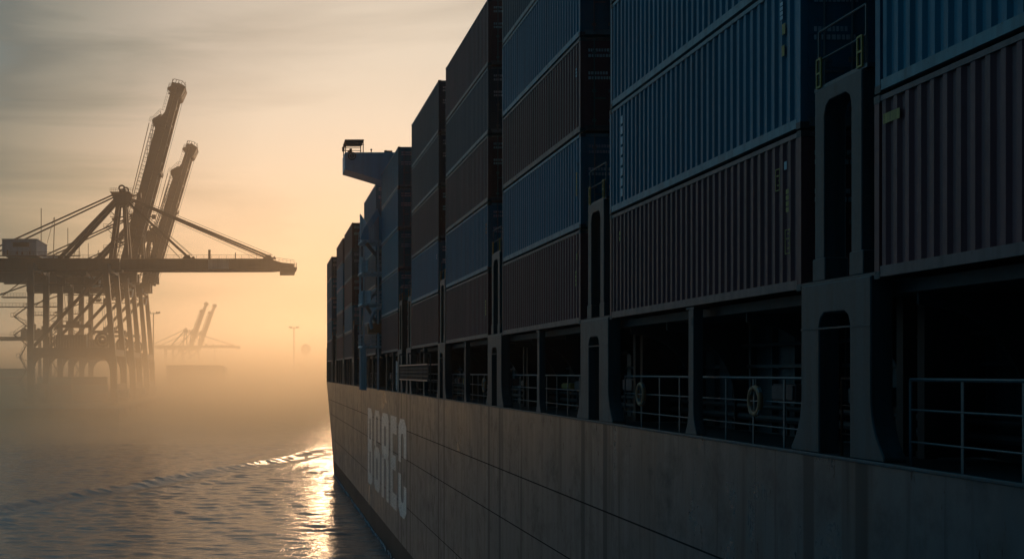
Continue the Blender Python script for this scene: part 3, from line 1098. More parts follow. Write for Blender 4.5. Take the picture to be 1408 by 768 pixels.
for (k, i), c in CT.items():            # stencilled numbers on each door end
    mb = MB()
    for z in (2.45, 2.28, 1.75, 1.6):
        x = -HW + 0.25
        xe = rr.uniform(-0.4, -0.15)
        while x < xe:
            w = rr.uniform(0.04, 0.08)
            mb.box(x, x + w, -CL / 2 + 0.0, -CL / 2 + 0.003, z, z + 0.09)
            x += w + 0.025
    mb.build('door_marking', M['mark_white'], c)

# ------------------------------------------------------------------ life rings on the railing
def life_ring(y, label):
    x = DX + 0.42 - 0.085
    root = empty('life_ring', (x, y, DECK + 0.86))
    MB().torus((0, 0, 0), 'x', 0.27, 0.055, 28, 10).build('ring', M['orange'], root)
    mb = MB()
    for i in range(4):
        t = math.pi / 4 + i * math.pi / 2
        c = Vector((0, 0.27 * math.cos(t), 0.27 * math.sin(t)))
        mb.beam(c * 0.78, c * 1.22, 0.13, 0.07)
    mb.build('reflective_band', M['door_gear'], root)
    mb = MB()
    mb.beam((0.0, 0, -0.2), (0.0, 0, 0.2), 0.02, 0.05)
    mb.beam((0.0, -0.2, 0), (0.0, 0.2, 0), 0.02, 0.05)
    mb.beam((0.02, 0, 0.2), (0.02, 0, 0.45), 0.02, 0.03)
    mb.build('hanging_bracket', M['door_gear'], root)
    tag(root, label, 'life ring', 'life rings along the guard railing')


life_ring(25.05, 'orange life ring on the railing under the second stack, right of the mid post')
life_ring(32.6, 'orange life ring on the railing under the second stack, left of the mid post')
life_ring(55.6, 'small orange life ring on the railing under the fourth container stack')

# ------------------------------------------------------------------ ship-to-shore cranes
QZ = 3.3


def zigzag_stair(parent, x, y, z0, z1, w=4.5, n=4):
    st = None
    h = (z1 - z0) / n
    mb = MB()
    for i in range(n):
        za, zb = z0 + i * h, z0 + (i + 1) * h
        xa, xb = (x, x - w) if i % 2 == 0 else (x - w, x)
        mb.beam((xa, y, za), (xb, y, zb), 0.9, 0.25)
        mb.beam((xa, y - 0.4, za + 1.1), (xb, y - 0.4, zb + 1.1), 0.08)
        for t in (0.0, 0.33, 0.66, 1.0):
            px = xa + (xb - xa) * t
            pz = za + (zb - za) * t
            mb.beam((px, y - 0.4, pz), (px, y - 0.4, pz + 1.1), 0.07)
        e = -1 if i % 2 == 0 else 1
        mb.box(xb - 0.9, xb + 0.9, y - 0.7, y + 0.7, zb - 0.12, zb)
        for q in (-0.9, 0, 0.9):
            mb.beam((xb + q, y - 0.65, zb), (xb + q, y - 0.65, zb + 1.1), 0.08)
        mb.beam((xb - 0.9, y - 0.65, zb + 1.1), (xb + 0.9, y - 0.65, zb + 1.1), 0.09)
        mb.beam((xb, y, zb - 0.1), (x + 1.0, y, zb - 1.6), 0.14)
    return mb.build('stair_flight', M['crane'], parent)


def handrail(mb, p, q, n, h=1.1, t=0.09):
    p, q = Vector(p), Vector(q)
    up = Vector((0, 0, h))
    mb.beam(p + up, q + up, t)
    mb.beam(p + up * 0.5, q + up * 0.5, t * 0.7)
    for i in range(n + 1):
        c = p.lerp(q, i / n)
        mb.beam(c, c + up, t * 0.8)


def make_crane(loc, label, raised=0.0, boom=56.0, gauge=25.4, gantry=28.0, detail=2, depth=5.4, bdx=0.0, group='ship-to-shore gantry cranes on the quay', rz=0.0, house=True):
    """local frame: x towards the water (0 = waterside legs), y along the rails (0 = near frame), z up from the quay"""
    c = empty('quay_crane', loc, rz)
    tag(c, label, 'gantry crane', group)
    mt = M['crane']
    g = gauge
    zg0, zg1 = 43.6, 47.3            # girder
    zp0, zp1 = 15.2, 18.2            # portal beam
    hx = 2.0                          # boom hinge
    ax = 2.3                          # apex
    az = 69.0
    yc = gantry / 2
    gy = (yc - 4.6, yc + 4.6)
    for y in (0, gantry):
        # waterside leg: vertical to the portal, leaning landward above it
        m = MB()
        m.beam((1.2, y, 1.5), (0.8, y, zp0), 2.2, 2.1)
        m.beam((0.8, y, zp0), (-1.6, y, zg0 + 1), 2.0, 1.8, 2.0, 1.6)
        m.build('leg', mt, c)
        m = MB()
        m.beam((-g, y, 1.5), (-g, y, zg0 + 1.5), 2.0, 1.9)
        m.build('leg', mt, c)
        m = MB()
        m.box(-g - 1.0, 0.9, y - 1.0, y + 1.0, zp0, zp1)
        # rounded knees under the portal beam
        for xk, sg in ((-g + 1.0, 1), (-0.2, -1)):
            poly = [(xk, zp0)] + [(xk + sg * 3.4 * (1 - math.sin(t)), zp0 - 4.5 * (1 - math.cos(t))) for t in [i / 6 * math.pi / 2 for i in range(7)]]
            m.prism(poly, 'y', y - 0.8, y + 0.8)
        m.build('portal_beam', mt, c)
        # diagonal brace from the landside foot of the portal up to the waterside
        m = MB()
        m.beam((-g + 0.8, y, zp1 + 0.2), (-2.0, y, zg0 - 1.0), 0.9, 1.05)
        m.build('diagonal_brace', mt, c)
        for xk in (1.2, -g):
            m = MB()
            m.box(xk - 1.3, xk + 1.3, y - 5.5, y + 5.5, 1.1, 2.3)
            for q in (-4.2, -1.6, 1.6, 4.2):
                m.box(xk - 0.7, xk + 0.7, y + q - 1.0, y + q + 1.0, 0.15, 1.1)
            if detail > 1:
                for q in (-4.7, -3.7, -2.1, -1.1, 1.1, 2.1, 3.7, 4.7):
                    m.torus((xk, y + q, 0.36), 'x', 0.24, 0.12, 10, 4)
            m.build('bogie', mt, c)
    for xk, zz in ((1.0, 4.5), (-g, 4.5), (-g, zp0 + 0.5), (0.6, zp0 + 0.5), (-g, zg0 - 0.6), (-1.6, zg0 - 0.6)):
        m = MB()
        m.box(xk - 0.75, xk + 0.75, 1.0, gantry - 1.0, zz, zz + 2.1)
        m.build('cross_beam', mt, c)
    # landward girder
    xr = -g - 24.0
    for y in gy:
        m = MB()
        m.box(xr, hx - 0.2, y - 0.8, y + 0.8, zg0, zg1)
        m.build('main_girder', mt, c)
    m = MB()
    for x in np.arange(xr, hx, 6.0):
        m.box(x, x + 0.8, gy[0] + 0.8, gy[1] - 0.8, zg1 - 1.2, zg1 - 0.3)
    m.build('girder_tie', mt, c)
    m = MB()
    m.box(xr, hx, gy[0] - 2.1, gy[0] - 0.8, zg1 - 0.15, zg1)
    handrail(m, (xr, gy[0] - 2.05, zg1), (hx, gy[0] - 2.05, zg1), 26)
    m.build('girder_walkway', mt, c)
    # boom: two girders side by side, hinged at the waterside
    bm_ = empty('boom', (hx + bdx, yc, zg1 - 0.4), 0)
    bm_.parent = c
    bm_.rotation_euler = (0, -raised, 0)
    zt, zb = 0.3, -3.3
    dp = depth
    for y in (-4.6, 4.6):
        m = MB()
        if raised:
            n = boom * 0.80
            m.prism([(0, -1.2), (boom - 5, -1.2), (boom, -0.8), (boom, 0.35), (0, dp * 0.5 - 1.35)], 'y', y - 0.8, y + 0.8)
            m.prism([(0, dp * 0.5 - 1.1), (boom, 0.6), (boom, dp * 0.62 - 1.2), (n + 4, dp * 0.66 - 1.2), (n, dp - 1.2), (0, dp - 1.2)], 'y', y - 0.8, y + 0.8)
            for q in np.arange(2, boom, 11):
                m.box(q, q + 0.5, y - 0.7, y + 0.7, dp * 0.3 - 1.2, dp * 0.75 - 1.2)
        else:
            m.prism([(0.1, zt), (0.1, zb), (boom - 7, zb + 0.1), (boom - 4.5, zb + 0.3), (boom, zb + 0.9), (boom, zt - 1.6), (boom - 4, zt - 1.2), (boom - 8, zt)], 'y', y - 0.8, y + 0.8)
        m.build('boom_girder', mt, bm_)
    m = MB()
    for x in np.arange(1.0, boom - 2, 7.0):
        m.box(x, x + 0.7, -3.8, 3.8, -1.0, -0.2)
    m.build('boom_tie', mt, bm_)
    m = MB()
    e = dp - 1.2 if raised else zt
    m.box(0.5, boom * (0.78 if raised else 0.87), -6.6, -5.4, e - 0.12, e)
    handrail(m, (0.5, -6.55, e), (boom * (0.78 if raised else 0.87), -6.55, e), 20 if detail > 1 else 8)
    if raised:
        handrail(m, (boom * 0.86, -6.0, dp * 0.66 - 1.2), (boom, -6.0, dp * 0.62 - 1.2), 8)
        # ladder cage up the landward face
        for x in np.arange(1.0, boom * 0.78, 1.5):
            m.beam((x, -5.0, e), (x, -5.0, e + 1.6), 0.16)
            m.beam((x, -5.0, e + 1.6), (x + 1.5, -5.0, e + 1.6), 0.2)
        m.beam((1.0, -5.0, e + 1.6), (boom * 0.78, -5.0, e + 2.8), 0.25)
    else:
        handrail(m, (boom * 0.87, -6.0, zt - 0.6), (boom, -6.0, zt - 1.6), 6)
    m.build('boom_walkway', mt, bm_)
    # tip platform
    m = MB()
    if raised:
        w1 = dp * 0.62 - 1.2
        m.box(boom - 0.4, boom + 1.0, -5.6, 5.6, -1.6, w1 + 0.5)
        m.prism([(boom - 4.0, -1.2), (boom - 3.2, -2.0), (boom + 0.6, -2.6), (boom + 1.0, -1.4), (boom - 1, -0.8)], 'y', -5.6, 5.6)
        m.prism([(boom - 3.0, w1), (boom - 2.0, w1 + 1.5), (boom - 1.4, w1 + 1.5), (boom - 0.4, w1)], 'y', -5.8, -5.4)
        handrail(m, (boom - 3, -6, w1 + 0.2), (boom + 0.3, -6, w1 + 0.2), 4)
        for q in (-2.2, -1.0, 0.2, 1.2, w1 + 0.4):
            m.beam((boom + 1.0, -5.5, q), (boom + 2.2, -5.5, q), 0.2)
        m.path([(boom + 0.6, -5.6, w1 + 0.5), (boom + 2.2, -5.6, w1), (boom + 2.3, -5.6, -0.9), (boom + 1.2, -5.6, -2.6), (boom - 1.2, -5.6, -3.2), (boom - 3.4, -5.6, -2.4)], 0.10)
        for q in (-2.0, 0.0):
            m.torus((boom + 1.1, q, 0.4), 'y', 0.8, 0.2, 12, 5)
        # saddle where the outer stays are anchored
        q = boom * 0.80
        w0 = dp - 1.2
        m.prism([(q - 3, w0), (q - 0.6, w0 + 1.9), (q + 0.3, w0 + 1.9), (q + 3.0, w0 - 0.8), (q, w0 - 0.6)], 'y', -5.4, 5.4)
        handrail(m, (q - 0.8, -5.5, w0 + 1.9), (q + 1.0, -5.5, w0 + 1.7), 3)
        handrail(m, (q + 0.8, -5.5, w0 + 1.0), (q + 4.5, -5.5, w0 - 1.0), 4)
        for k_ in range(5):
            m.box(q - 1 + k_, q - 0.5 + k_, -5.2, -4.6, w0 - 0.2, w0 + 1.6 - k_ * 0.5)
        q = boom * 0.55
        m.box(q - 0.6, q + 0.6, -5.6, 5.6, -1.9, -1.1)
    else:
        m.box(boom - 4.5, boom + 0.3, -6, 6, zb - 0.9, zb + 0.3)
        m.box(boom - 2.0, boom + 0.9, -6.2, 6.2, zb + 0.3, zb + 0.8)
        for q in (0.2, 0.7):
            m.beam((boom + q, -6, zb + 0.8), (boom + q, -6, zb + 2.2), 0.2)
    m.build('boom_tip_platform', mt, bm_)
    if not raised:
        m = MB()
        m.box(boom * 0.505, boom * 0.625, -5.46, -5.41, zb + 0.25, zt - 0.15)
        m.build('pale_boom_panel', M['crane_pale'], bm_)
        m = MB()
        m.box(boom * 0.506, boom * 0.52, -5.6, -4.9, zt, zt + 2.9)
        m.box(boom * 0.66, boom * 0.665, -5.4, -5.0, zt, zt + 2.0)
        m.build('boom_post', mt, bm_)
        for q in (0.385, 0.85):
            m = MB()
            m.prism([(boom * q - 1.8, zt), (boom * q - 0.6, zt + 1.3), (boom * q + 0.8, zt + 1.3), (boom * q + 1.2, zt + 0.3), (boom * q + 2.2, zt + 0.9), (boom * q + 2.6, zt)], 'y', -5.3, -3.9)
            m.prism([(boom * q - 1.8, zt), (boom * q - 0.6, zt + 1.3), (boom * q + 0.8, zt + 1.3), (boom * q + 2.6, zt)], 'y', 3.9, 5.3)
            m.build('stay_anchor', mt, bm_)
    else:
        m = MB()
        m.beam((2, -3.0, -1.6), (boom - 3, -3.0, -1.6), 0.12)
        m.beam((2, 3.0, -2.0), (boom - 3, 3.0, -2.0), 0.12)
        m.build('boom_rope', M['rope'], bm_)
    # pylon: near vertical pair of legs each side, meeting in a head
    for y in gy:
        ye = yc + (y - yc) * 0.5
        m = MB()
        m.beam((-1.2, y, zg1 - 0.2), (ax - 1.2, ye, az - 2.5), 1.0, 1.25)
        m.build('pylon_leg', mt, c)
        m = MB()
        m.beam((hx + 2.2, y, zg1 + 0.1), (ax + 0.6, ye, az - 2.5), 0.9, 1.15)
        m.build('pylon_leg', mt, c)
        m = MB()
        m.beam((-18.0, y, zg1 - 0.1), (ax - 1.5, ye, az - 1.6), 0.95, 1.25)
        m.build('back_strut', mt, c)
        m = MB()
        m.beam((xr + 3, y, zg1), (ax - 2.5, ye, az - 0.4), 0.45)
        m.build('back_stay', mt, c)
        if not raised:
            xa = hx + boom * 0.385
            xb = hx + boom * 0.85
            for xx, zz in ((xa, az - 3.0), (xb, az - 1.6)):
                m = MB()
                m.beam((ax + 2.0, ye, zz), (xx, y, zg1 + 0.9), 0.55, 0.6)
                m.tube((ax + 2.0, ye, zz + 0.9), (xx + 1.6, y, zg1 + 1.2), 0.07, 4)
                m.tube((ax + 2.0, ye, zz - 0.6), (xx - 2.4, y, zg1 + 0.4), 0.06, 4)
                m.build('fore_stay', mt, c)
        else:
            # folded link stays and hoist ropes from the head to the raised boom
            cs, sn = math.cos(raised), math.sin(raised)

            def onboom(d, u):
                return (hx + bdx + d * cs - u * sn, y, zg1 - 0.4 + d * sn + u * cs)
            m = MB()
            for d in (0.62, 0.64, 0.57, 0.50):
                m.tube((ax + 0.5 + (0.64 - d) * 14, ye, az + 0.5), onboom(boom * (d + 0.16), depth), 0.09, 4)
            m.build('hoist_rope', M['rope'], c)
            m = MB()
            m.beam((ax + 2, ye, az - 1.5), onboom(boom * 0.18, depth - 1.2), 0.45)
            m.beam((ax + 2, ye, az), onboom(boom * 0.40, depth - 1.2), 0.35)
            m.build('fore_stay', mt, c)
    m = MB()
    m.prism([(ax - 3.6, az), (ax + 3.6, az - 0.4), (ax + 3.2, az - 2.4), (ax + 1.4, az - 4.0), (ax - 1.6, az - 4.2), (ax - 2.6, az - 2.6)], 'y', yc - 3.2, yc + 3.2)
    m.box(ax - 3.8, ax + 2.8, yc - 3.9, yc + 3.9, az, az + 0.2)
    handrail(m, (ax - 3.8, yc - 3.9, az + 0.2), (ax - 1.4, yc - 3.9, az + 0.2), 4)
    handrail(m, (ax + 0.8, yc - 3.9, az + 0.2), (ax + 3.5, yc - 3.9, az + 0.2), 4)
    m.torus((ax - 0.1, yc - 2.6, az + 1.5), 'y', 0.9, 0.3, 14, 6)
    m.torus((ax + 0.6, yc + 2.6, az + 1.6), 'y', 0.9, 0.3, 14, 6)
    m.box(ax - 1.0, ax + 1.0, yc - 2.3, yc + 2.3, az + 0.2, az + 1.4)
    m.beam((ax + 3.0, yc - 2, az - 1.0), (ax + 5.6, yc - 2, az - 0.5), 0.5)
    m.box(ax + 4.8, ax + 6.2, yc - 2.8, yc - 1.2, az - 1.6, az)
    m.build('pylon_head', mt, c)
    if detail > 1:
        # pylon landings and ladders
        m = MB()
        for i, z in enumerate(np.arange(zg1 + 3.2, az - 5, 3.4)):
            m.box(-3.4 + (i % 2) * 2.2, 1.2 + (i % 2) * 2.2, gy[0] - 1.3, gy[0] - 0.4, z, z + 0.15)
            handrail(m, (-3.4 + (i % 2) * 2.2, gy[0] - 1.3, z), (1.2 + (i % 2) * 2.2, gy[0] - 1.3, z), 4)
            m.beam((-2.8 + (i % 2) * 3.6, gy[0] - 0.9, z), (1.0 - (i % 2) * 3.6, gy[0] - 0.9, z + 3.4), 0.5, 0.2)
        m.build('pylon_landing', mt, c)
        for z0 in (zg1 + 6, zg1 + 13):
            m = MB()
            m.beam((-0.6, gy[0], z0), (hx + 1.9, gy[0], z0 + 0.8), 0.4)
            m.beam((-0.6, gy[1], z0), (hx + 1.9, gy[1], z0 + 0.8), 0.4)
            m.beam((-0.6, gy[0], z0), (-0.6, gy[1], z0), 0.5)
            m.build('pylon_tie', mt, c)
        # under-slung machinery and gantry platforms between the frames
        m = MB()
        m.box(-g + 1.2, -2.0, yc - 9, yc - 8.2, zg0 - 5.0, zg0 - 4.7)
        handrail(m, (-g + 1.2, yc - 9, zg0 - 4.7), (-2.0, yc - 9, zg0 - 4.7), 14)
        m.box(-g - 9, -g - 1.2, -1.8, 1.5, zg0 - 9.6, zg0 - 9.3)
        handrail(m, (-g - 9, -1.8, zg0 - 9.3), (-g - 1.2, -1.8, zg0 - 9.3), 8)
        handrail(m, (-g - 12, -1.8, zg0 - 12.4), (-g + 1.2, -1.8, zg0 - 12.4), 12)
        m.box(-g - 12, -g - 1, -1.8, 1.5, zg0 - 12.6, zg0 - 12.4)
        m.beam((-g - 11, 0, zg0 - 9), (-g - 1, 0, zg0 - 5.5), 0.4)
        m.beam((-g - 9, 0, zg0 - 9), (-g - 1, 0, zg0 - 3), 0.3)
        m.build('leg_platform', mt, c)
        zigzag_stair(c, -g - 1.2, -0.6, zp1 + 1.0, zg0 - 12.6, 4.0, 4)
        zigzag_stair(c, -g - 1.2, -0.4, 3.0, zp1 + 1.0, 2.2, 4)
        m = MB()
        for q in range(7):
            x0 = -g + 2 + q * 3.0
            m.box(x0, x0 + 1.9, yc - 7.5, yc - 6.3, zg0 - 3.4 - (q % 3) * 0.9, zg0 - 2.7 - (q % 2) * 0.4)
            m.beam((x0, yc - 7, zg0 - 0.4), (x0 + 2.2, yc - 7, zg0 - 3.6), 0.3)
            m.beam((x0 + 2.6, yc - 7, zg0 - 0.4), (x0 + 0.6, yc - 7, zg0 - 3.6), 0.22)
        m.build('festoon_track', mt, c)
    # trolley with the driver's cab
    tx = -14.0 if not raised else -9.0
    m = MB()
    m.box(tx - 5, tx + 5, yc - 5.6, yc + 5.6, zg0 - 1.7, zg0 - 0.4)
    for q in (-4, -1.5, 1.5, 4):
        m.torus((tx + q, yc - 4.0, zg0 - 0.9), 'y', 0.7, 0.25, 12, 5)
    handrail(m, (tx - 5, yc - 5.8, zg0 - 1.6), (tx + 5, yc - 5.8, zg0 - 1.6), 6)
    m.build('trolley', mt, c)
    m = MB()
    m.prism([(tx + 5.6, zg0 - 5.4), (tx + 8.6, zg0 - 5.0), (tx + 9.0, zg0 - 2.2), (tx + 5.6, zg0 - 2.2)], 'y', yc - 1.4, yc + 1.4)
    m.box(tx + 5.2, tx + 8.0, yc - 1.8, yc + 1.8, zg0 - 2.2, zg0 - 1.9)
    cab = m.build('operator_cab', M['crane_house'], c)
    m = MB()
    m.box(tx + 5.9, tx + 8.4, yc - 1.44, yc - 1.41, zg0 - 4.6, zg0 - 3.0)
    m.build('cab_window', M['glass'], cab)
    m = MB()
    for q in (-3.0, 3.0):
        for yy in (-3, 3):
            m.tube((tx + q, yc + yy, zg0 - 1.7), (tx + q * 0.6, yc + yy, zg0 - 17.0), 0.07, 4)
    m.build('hoist_rope', M['rope'], c)
    m = MB()
    m.box(tx - 6.0, tx + 6.0, yc - 1.2, yc + 1.2, zg0 - 18.6, zg0 - 17.6)
    m.box(tx - 2.2, tx + 2.2, yc - 1.6, yc + 1.6, zg0 - 17.6, zg0 - 16.4)
    for q in (-6.1, 5.5):
        m.box(tx + q, tx + q + 0.6, yc - 1.3, yc + 1.3, zg0 - 19.3, zg0 - 17.6)
    m.build('spreader', M['yellow'] if False else mt, c)
    if house:
        m = MB()
        hx0, hx1 = -g - 9.2, -g + 1.8
        m.box(hx0, hx1, yc - 13.6, yc + 5.5, zg1 + 0.3, zg1 + 5.3)
        m.box(hx0 - 0.2, hx1 + 0.2, yc - 13.8, yc + 5.7, zg1 + 5.3, zg1 + 5.5)
        for q in np.arange(yc - 12.5, yc + 5, 1.4):
            m.box(hx1, hx1 + 0.08, q, q + 0.2, zg1 + 0.6, zg1 + 5.1)
        hs = m.build('machinery_house', M['crane_house'], c)
        m = MB()
        for q in range(5):
            m.box(hx0 + 3.6, hx0 + 8.4, yc - 13.72, yc - 13.62, zg1 + 3.1 + q * 0.24, zg1 + 3.24 + q * 0.24)
        m.box(hx0 + 3.4, hx0 + 8.6, yc - 13.66, yc - 13.605, zg1 + 2.95, zg1 + 4.4)
        m.build('louvre', M['dark'], hs)
        m = MB()
        for q in (1.5, 4.6, 6.2, 8.6):
            m.box(hx0 + q, hx0 + q + 0.5, yc - 13.9, yc - 13.61, zg1 + 0.5, zg1 + 1.2 + (q % 2) * 0.5)
        handrail(m, (hx0 - 1, yc - 14.8, zg1 + 0.1), (hx1 + 14, yc - 14.8, zg1 + 0.1), 14)
        m.box(hx0 - 1, hx1 + 14, yc - 14.9, yc - 13.6, zg1 - 0.1, zg1 + 0.1)
        for q in (3, 9):
            m.beam((hx0 + q, yc, zg1 + 5.5), (hx0 + q, yc, zg1 + 7.2), 0.15)
        m.beam((hx1 - 1, yc, zg1 + 5.5), (hx1 - 1, yc, zg1 + 17), 0.22)
        m.beam((hx1 + 3, yc, zg1), (hx1 + 3.4, yc, zg1 + 14), 0.22)
        m.beam((hx1 + 3.2, yc, zg1 + 14), (hx1 + 1, yc, zg1 + 5.6), 0.12)
        m.build('house_walkway', mt, hs)
    # electrical house on the portal
    if detail > 1:
        m = MB()
        m.box(-g + 7.5, -g + 17, 2, 8, zp1, zp1 + 4.2)
        for q in np.arange(-g + 5.5, -g + 20, 0.9):
            m.beam((q, 1.6, zp1), (q, 1.6, zp1 + 1.8 + (q * 7 % 3)), 0.3)
        handrail(m, (-g + 4, 0.9, zp1), (-g + 21, 0.9, zp1), 12)
        m.torus((-g + 22.4, 3, zp1 + 2.6), 'y', 2.0, 0.5, 18, 6)
        m.torus((-g + 22.4, 3, zp1 + 2.6), 'y', 0.9, 0.5, 14, 6)
        m.build('cable_reel', mt, c)
    m = MB()
    for xk in (1.2, -g):
        m.box(xk - 2.0 if xk > 0 else xk + 1.1, xk - 1.1 if xk > 0 else xk + 4.4, -0.8, -0.7, 2.4, 4.7)
        m.box(xk + 1.15, xk + 4.4, -0.9, 0.9, 2.35, 4.7)
    m.build('ballast_panel', M['crane_pale'], c)
    return c


make_crane((-48, 390, QZ), 'large dark gantry crane with its long boom lowered flat over the water', 0.0, 56.5)
make_crane((-48, 447, QZ), 'gantry crane with the taller raised boom, just behind the flat-boomed crane', R(75.2), 71.5, gantry=25, bdx=-3.2)
make_crane((-48, 500, QZ), 'paler gantry crane behind, its shorter raised boom showing right of the taller one', R(73.6), 59.0, gantry=27, depth=4.6)
FG = 'small far cranes fading into the fog'
make_crane((-108, 1690, QZ), 'tiny far crane in the fog with its boom lowered', 0.0, 76.0, detail=1, group=FG, house=False)
make_crane((-103, 1760, QZ), 'tiny far crane in the fog, left one of two raised booms', R(71.0), 66.0, detail=1, group=FG, house=False)
make_crane((-93, 1810, QZ), 'tiny far crane in the fog, right one of two raised booms', R(71.0), 66.0, detail=1, group=FG, house=False)

# ------------------------------------------------------------------ quays
def slab(name, poly, label=None):
    mb = MB()
    mb.prism(poly, 'z', -6, QZ - 0.02)
    o = mb.build(name, M['concrete'])
    tag(o, kind='structure')
    return o


slab('quay', [(-1200, 352), (-41, 352), (-41, 610), (-18, 625), (-18, 775), (-70, 800), (-70, 2600), (-1200, 2600)])
slab('far_quay', [(8, 905), (260, 905), (700, 2600), (8, 2600)])
mb = MB()
for x in (-47, -73.4):
    mb.box(x - 0.08, x + 0.08, 356, 620, QZ - 0.02, QZ + 0.13)
o = mb.build('crane_rail', M['rope'])
tag(o, 'pair of steel crane rails laid along the quay under the crane wheels', 'rail')
# fenders along the quay wall
for i in range(12):
    y = 365 + i * 17
    mb = MB()
    mb.tube((-40.75, y, 0.6), (-40.75, y, 3.0), 0.25, 10)
    mb.box(-41.0, -40.9, y - 0.5, y + 0.5, 0.4, 3.15)
    o = mb.build('quay_fender', M['rope'])
    tag(o, 'black rubber fender in the row fixed to the quay wall', 'fender', 'rubber fenders along the quay wall')

# ------------------------------------------------------------------ things on the quay, in the fog
def simple_container(cn, x, y, z, rz):
    c = make_container(cn, x, y, z, detail=False)
    c.rotation_euler = (0, 0, rz)
    return c


YG = 'containers stacked on the quay behind the cranes'
rr = random.Random(21)
names = [(-99.5, 4, 'stack at the left end of the yard row'), (-86.5, 4, 'tall stack beside the landside crane leg'), (-73.6, 3, 'stack between the landside crane legs'), (-60.8, 3, 'middle stack under the portal beam')]
for x, n, w in names:
    for i in range(n):
        cn = rr.choice(['brown', 'blue', 'slate', 'teal'])
        c = simple_container(cn, x + rr.uniform(-0.2, 0.2), 436, QZ + i * PITCH, R(90))
        tag(c, '%s yard container, %s in the %s' % (CN[cn], ['lowest', 'second', 'third', 'fourth'][i], w), 'shipping container', YG)

# yard gantry at the far left
rt = empty('yard_gantry', (-98, 470, QZ))
tag(rt, 'small rubber-tyred yard gantry left of the cranes, behind the containers', 'gantry crane')
for x in (-9.5, -4.6, 13.0, 17.0):
    m = MB()
    m.beam((x, 0, 0.8), (x, 0, 22.4), 1.4, 1.1)
    m.torus((x, 0, 0.7), 'x', 0.5, 0.25, 14, 6)
    m.build('leg', M['crane'], rt)
m = MB()
m.box(-11, 18.5, -0.8, 0.8, 22.4, 24.0)
handrail(m, (-11, -0.8, 24.0), (18.5, -0.8, 24.0), 14)
m.build('top_beam', M['crane'], rt)
m = MB()
m.box(6, 17.6, -1.6, 1.6, 24.0, 26.6)
for q in range(6):
    m.box(7 + q * 1.7, 8 + q * 1.7, -1.2, 1.2, 26.6, 27.2 + (q % 3) * 0.8)
m.build('trolley', M['crane'], rt)

# warehouse on the pier
wh = empty('warehouse', (-37.5, 695, QZ))
tag(wh, 'long low flat-roofed warehouse on the pier, dim in the fog', 'warehouse')
m = MB()
poly = [(-16.5, 0), (-16.5, 14.0), (14.0, 14.0), (15.6, 13.5), (16.5, 12.4), (16.5, 0)]
m.prism(poly, 'y', 0, 60)
m.build('wall', M['concrete'], wh)
m = MB()
m.box(-16.8, 14.2, -0.3, 60.3, 14.0, 14.35)
m.build('roof', M['dark'], wh)
for x in (-12, -4, 4, 11):
    m = MB()
    m.box(x - 2, x + 2, -0.12, -0.02, 0, 5.0)
    for q in range(10):
        m.box(x - 2, x + 2, -0.16, -0.12, 0.2 + q * 0.48, 0.26 + q * 0.48)
    m.build('roller_door', M['slate'], wh)


def light_mast(x, y, h, label):
    c = empty('light_mast', (x, y, QZ))
    tag(c, label, 'light mast', 'floodlight masts rising from the fog')
    MB().tube((0, 0, 0), (0, 0, h), 0.55, 8, 0.28).build('pole', M['crane'], c)
    m = MB()
    m.torus((0, 0, h), 'y', 0.01, 0.35, 8, 4)
    m.beam((-3.2, 0, h - 0.3), (3.2, 0, h - 0.3), 0.35)
    m.beam((0, -3.2, h - 0.3), (0.01, 3.2, h - 0.3), 0.35)
    m.build('crossarm', M['crane'], c)
    for q in (-3.4, -2.0, 2.0, 3.4):
        m = MB()
        m.prism([(q - 0.6, h - 0.2), (q + 0.6, h - 0.2), (q + 0.45, h + 0.8), (q - 0.45, h + 0.8)], 'y', -0.5, 0.3)
        m.build('floodlight', M['crane'], c)


light_mast(-63.5, 719, 45, 'tall floodlight mast standing just right of the nearest crane')
light_mast(25, 955, 45, 'lone floodlight mast between the far cranes and the ship')
light_mast(-80, 1400, 22, 'short mast beside the boom of the far crane, left one of three')
light_mast(-50, 1300, 38, 'taller mast crossing the boom of the far crane, middle one of three')
light_mast(-36, 1400, 18, 'shortest mast near the tip of the far boom')

# water tower like round tank and arch beside the lone mast
tw = empty('water_tower', (84, 2350, QZ))
tw.scale = (2.0, 2.0, 2.0)
tag(tw, 'faint round water tower beside the lone floodlight mast', 'water tower')
m = MB()
n = 14
prof = [(0.3, 21.6), (2.6, 22.6), (4.4, 24.6), (5.0, 27), (4.4, 29.4), (2.6, 31.4), (0.3, 32.2)]
vs = [(r * math.cos(2 * math.pi * i / n), r * math.sin(2 * math.pi * i / n), z) for r, z in prof for i in range(n)]
m.add(vs, [(j * n + i, j * n + (i + 1) % n, (j + 1) * n + (i + 1) % n, (j + 1) * n + i) for j in range(len(prof) - 1) for i in range(n)])
m.build('tank', M['crane'], tw)
for a in range(4):
    t = math.pi / 4 + a * math.pi / 2
    MB().tube((3.4 * math.cos(t), 3.4 * math.sin(t), 0), (2.6 * math.cos(t), 2.6 * math.sin(t), 25), 0.3, 6).build('leg', M['crane'], tw)
ar = empty('arched_gate', (28, 930, QZ))
tag(ar, 'faint round-topped gantry arch at the foot of the lone mast', 'gantry')
m = MB()
m.path([(-5, 0, 0), (-5, 0, 11)] + [(-5 * math.cos(t), 0, 11 + 5 * math.sin(t)) for t in [i / 10 * math.pi for i in range(1, 10)]] + [(5, 0, 11), (5, 0, 0)], 0.45, 6)
m.build('arch', M['crane'], ar)


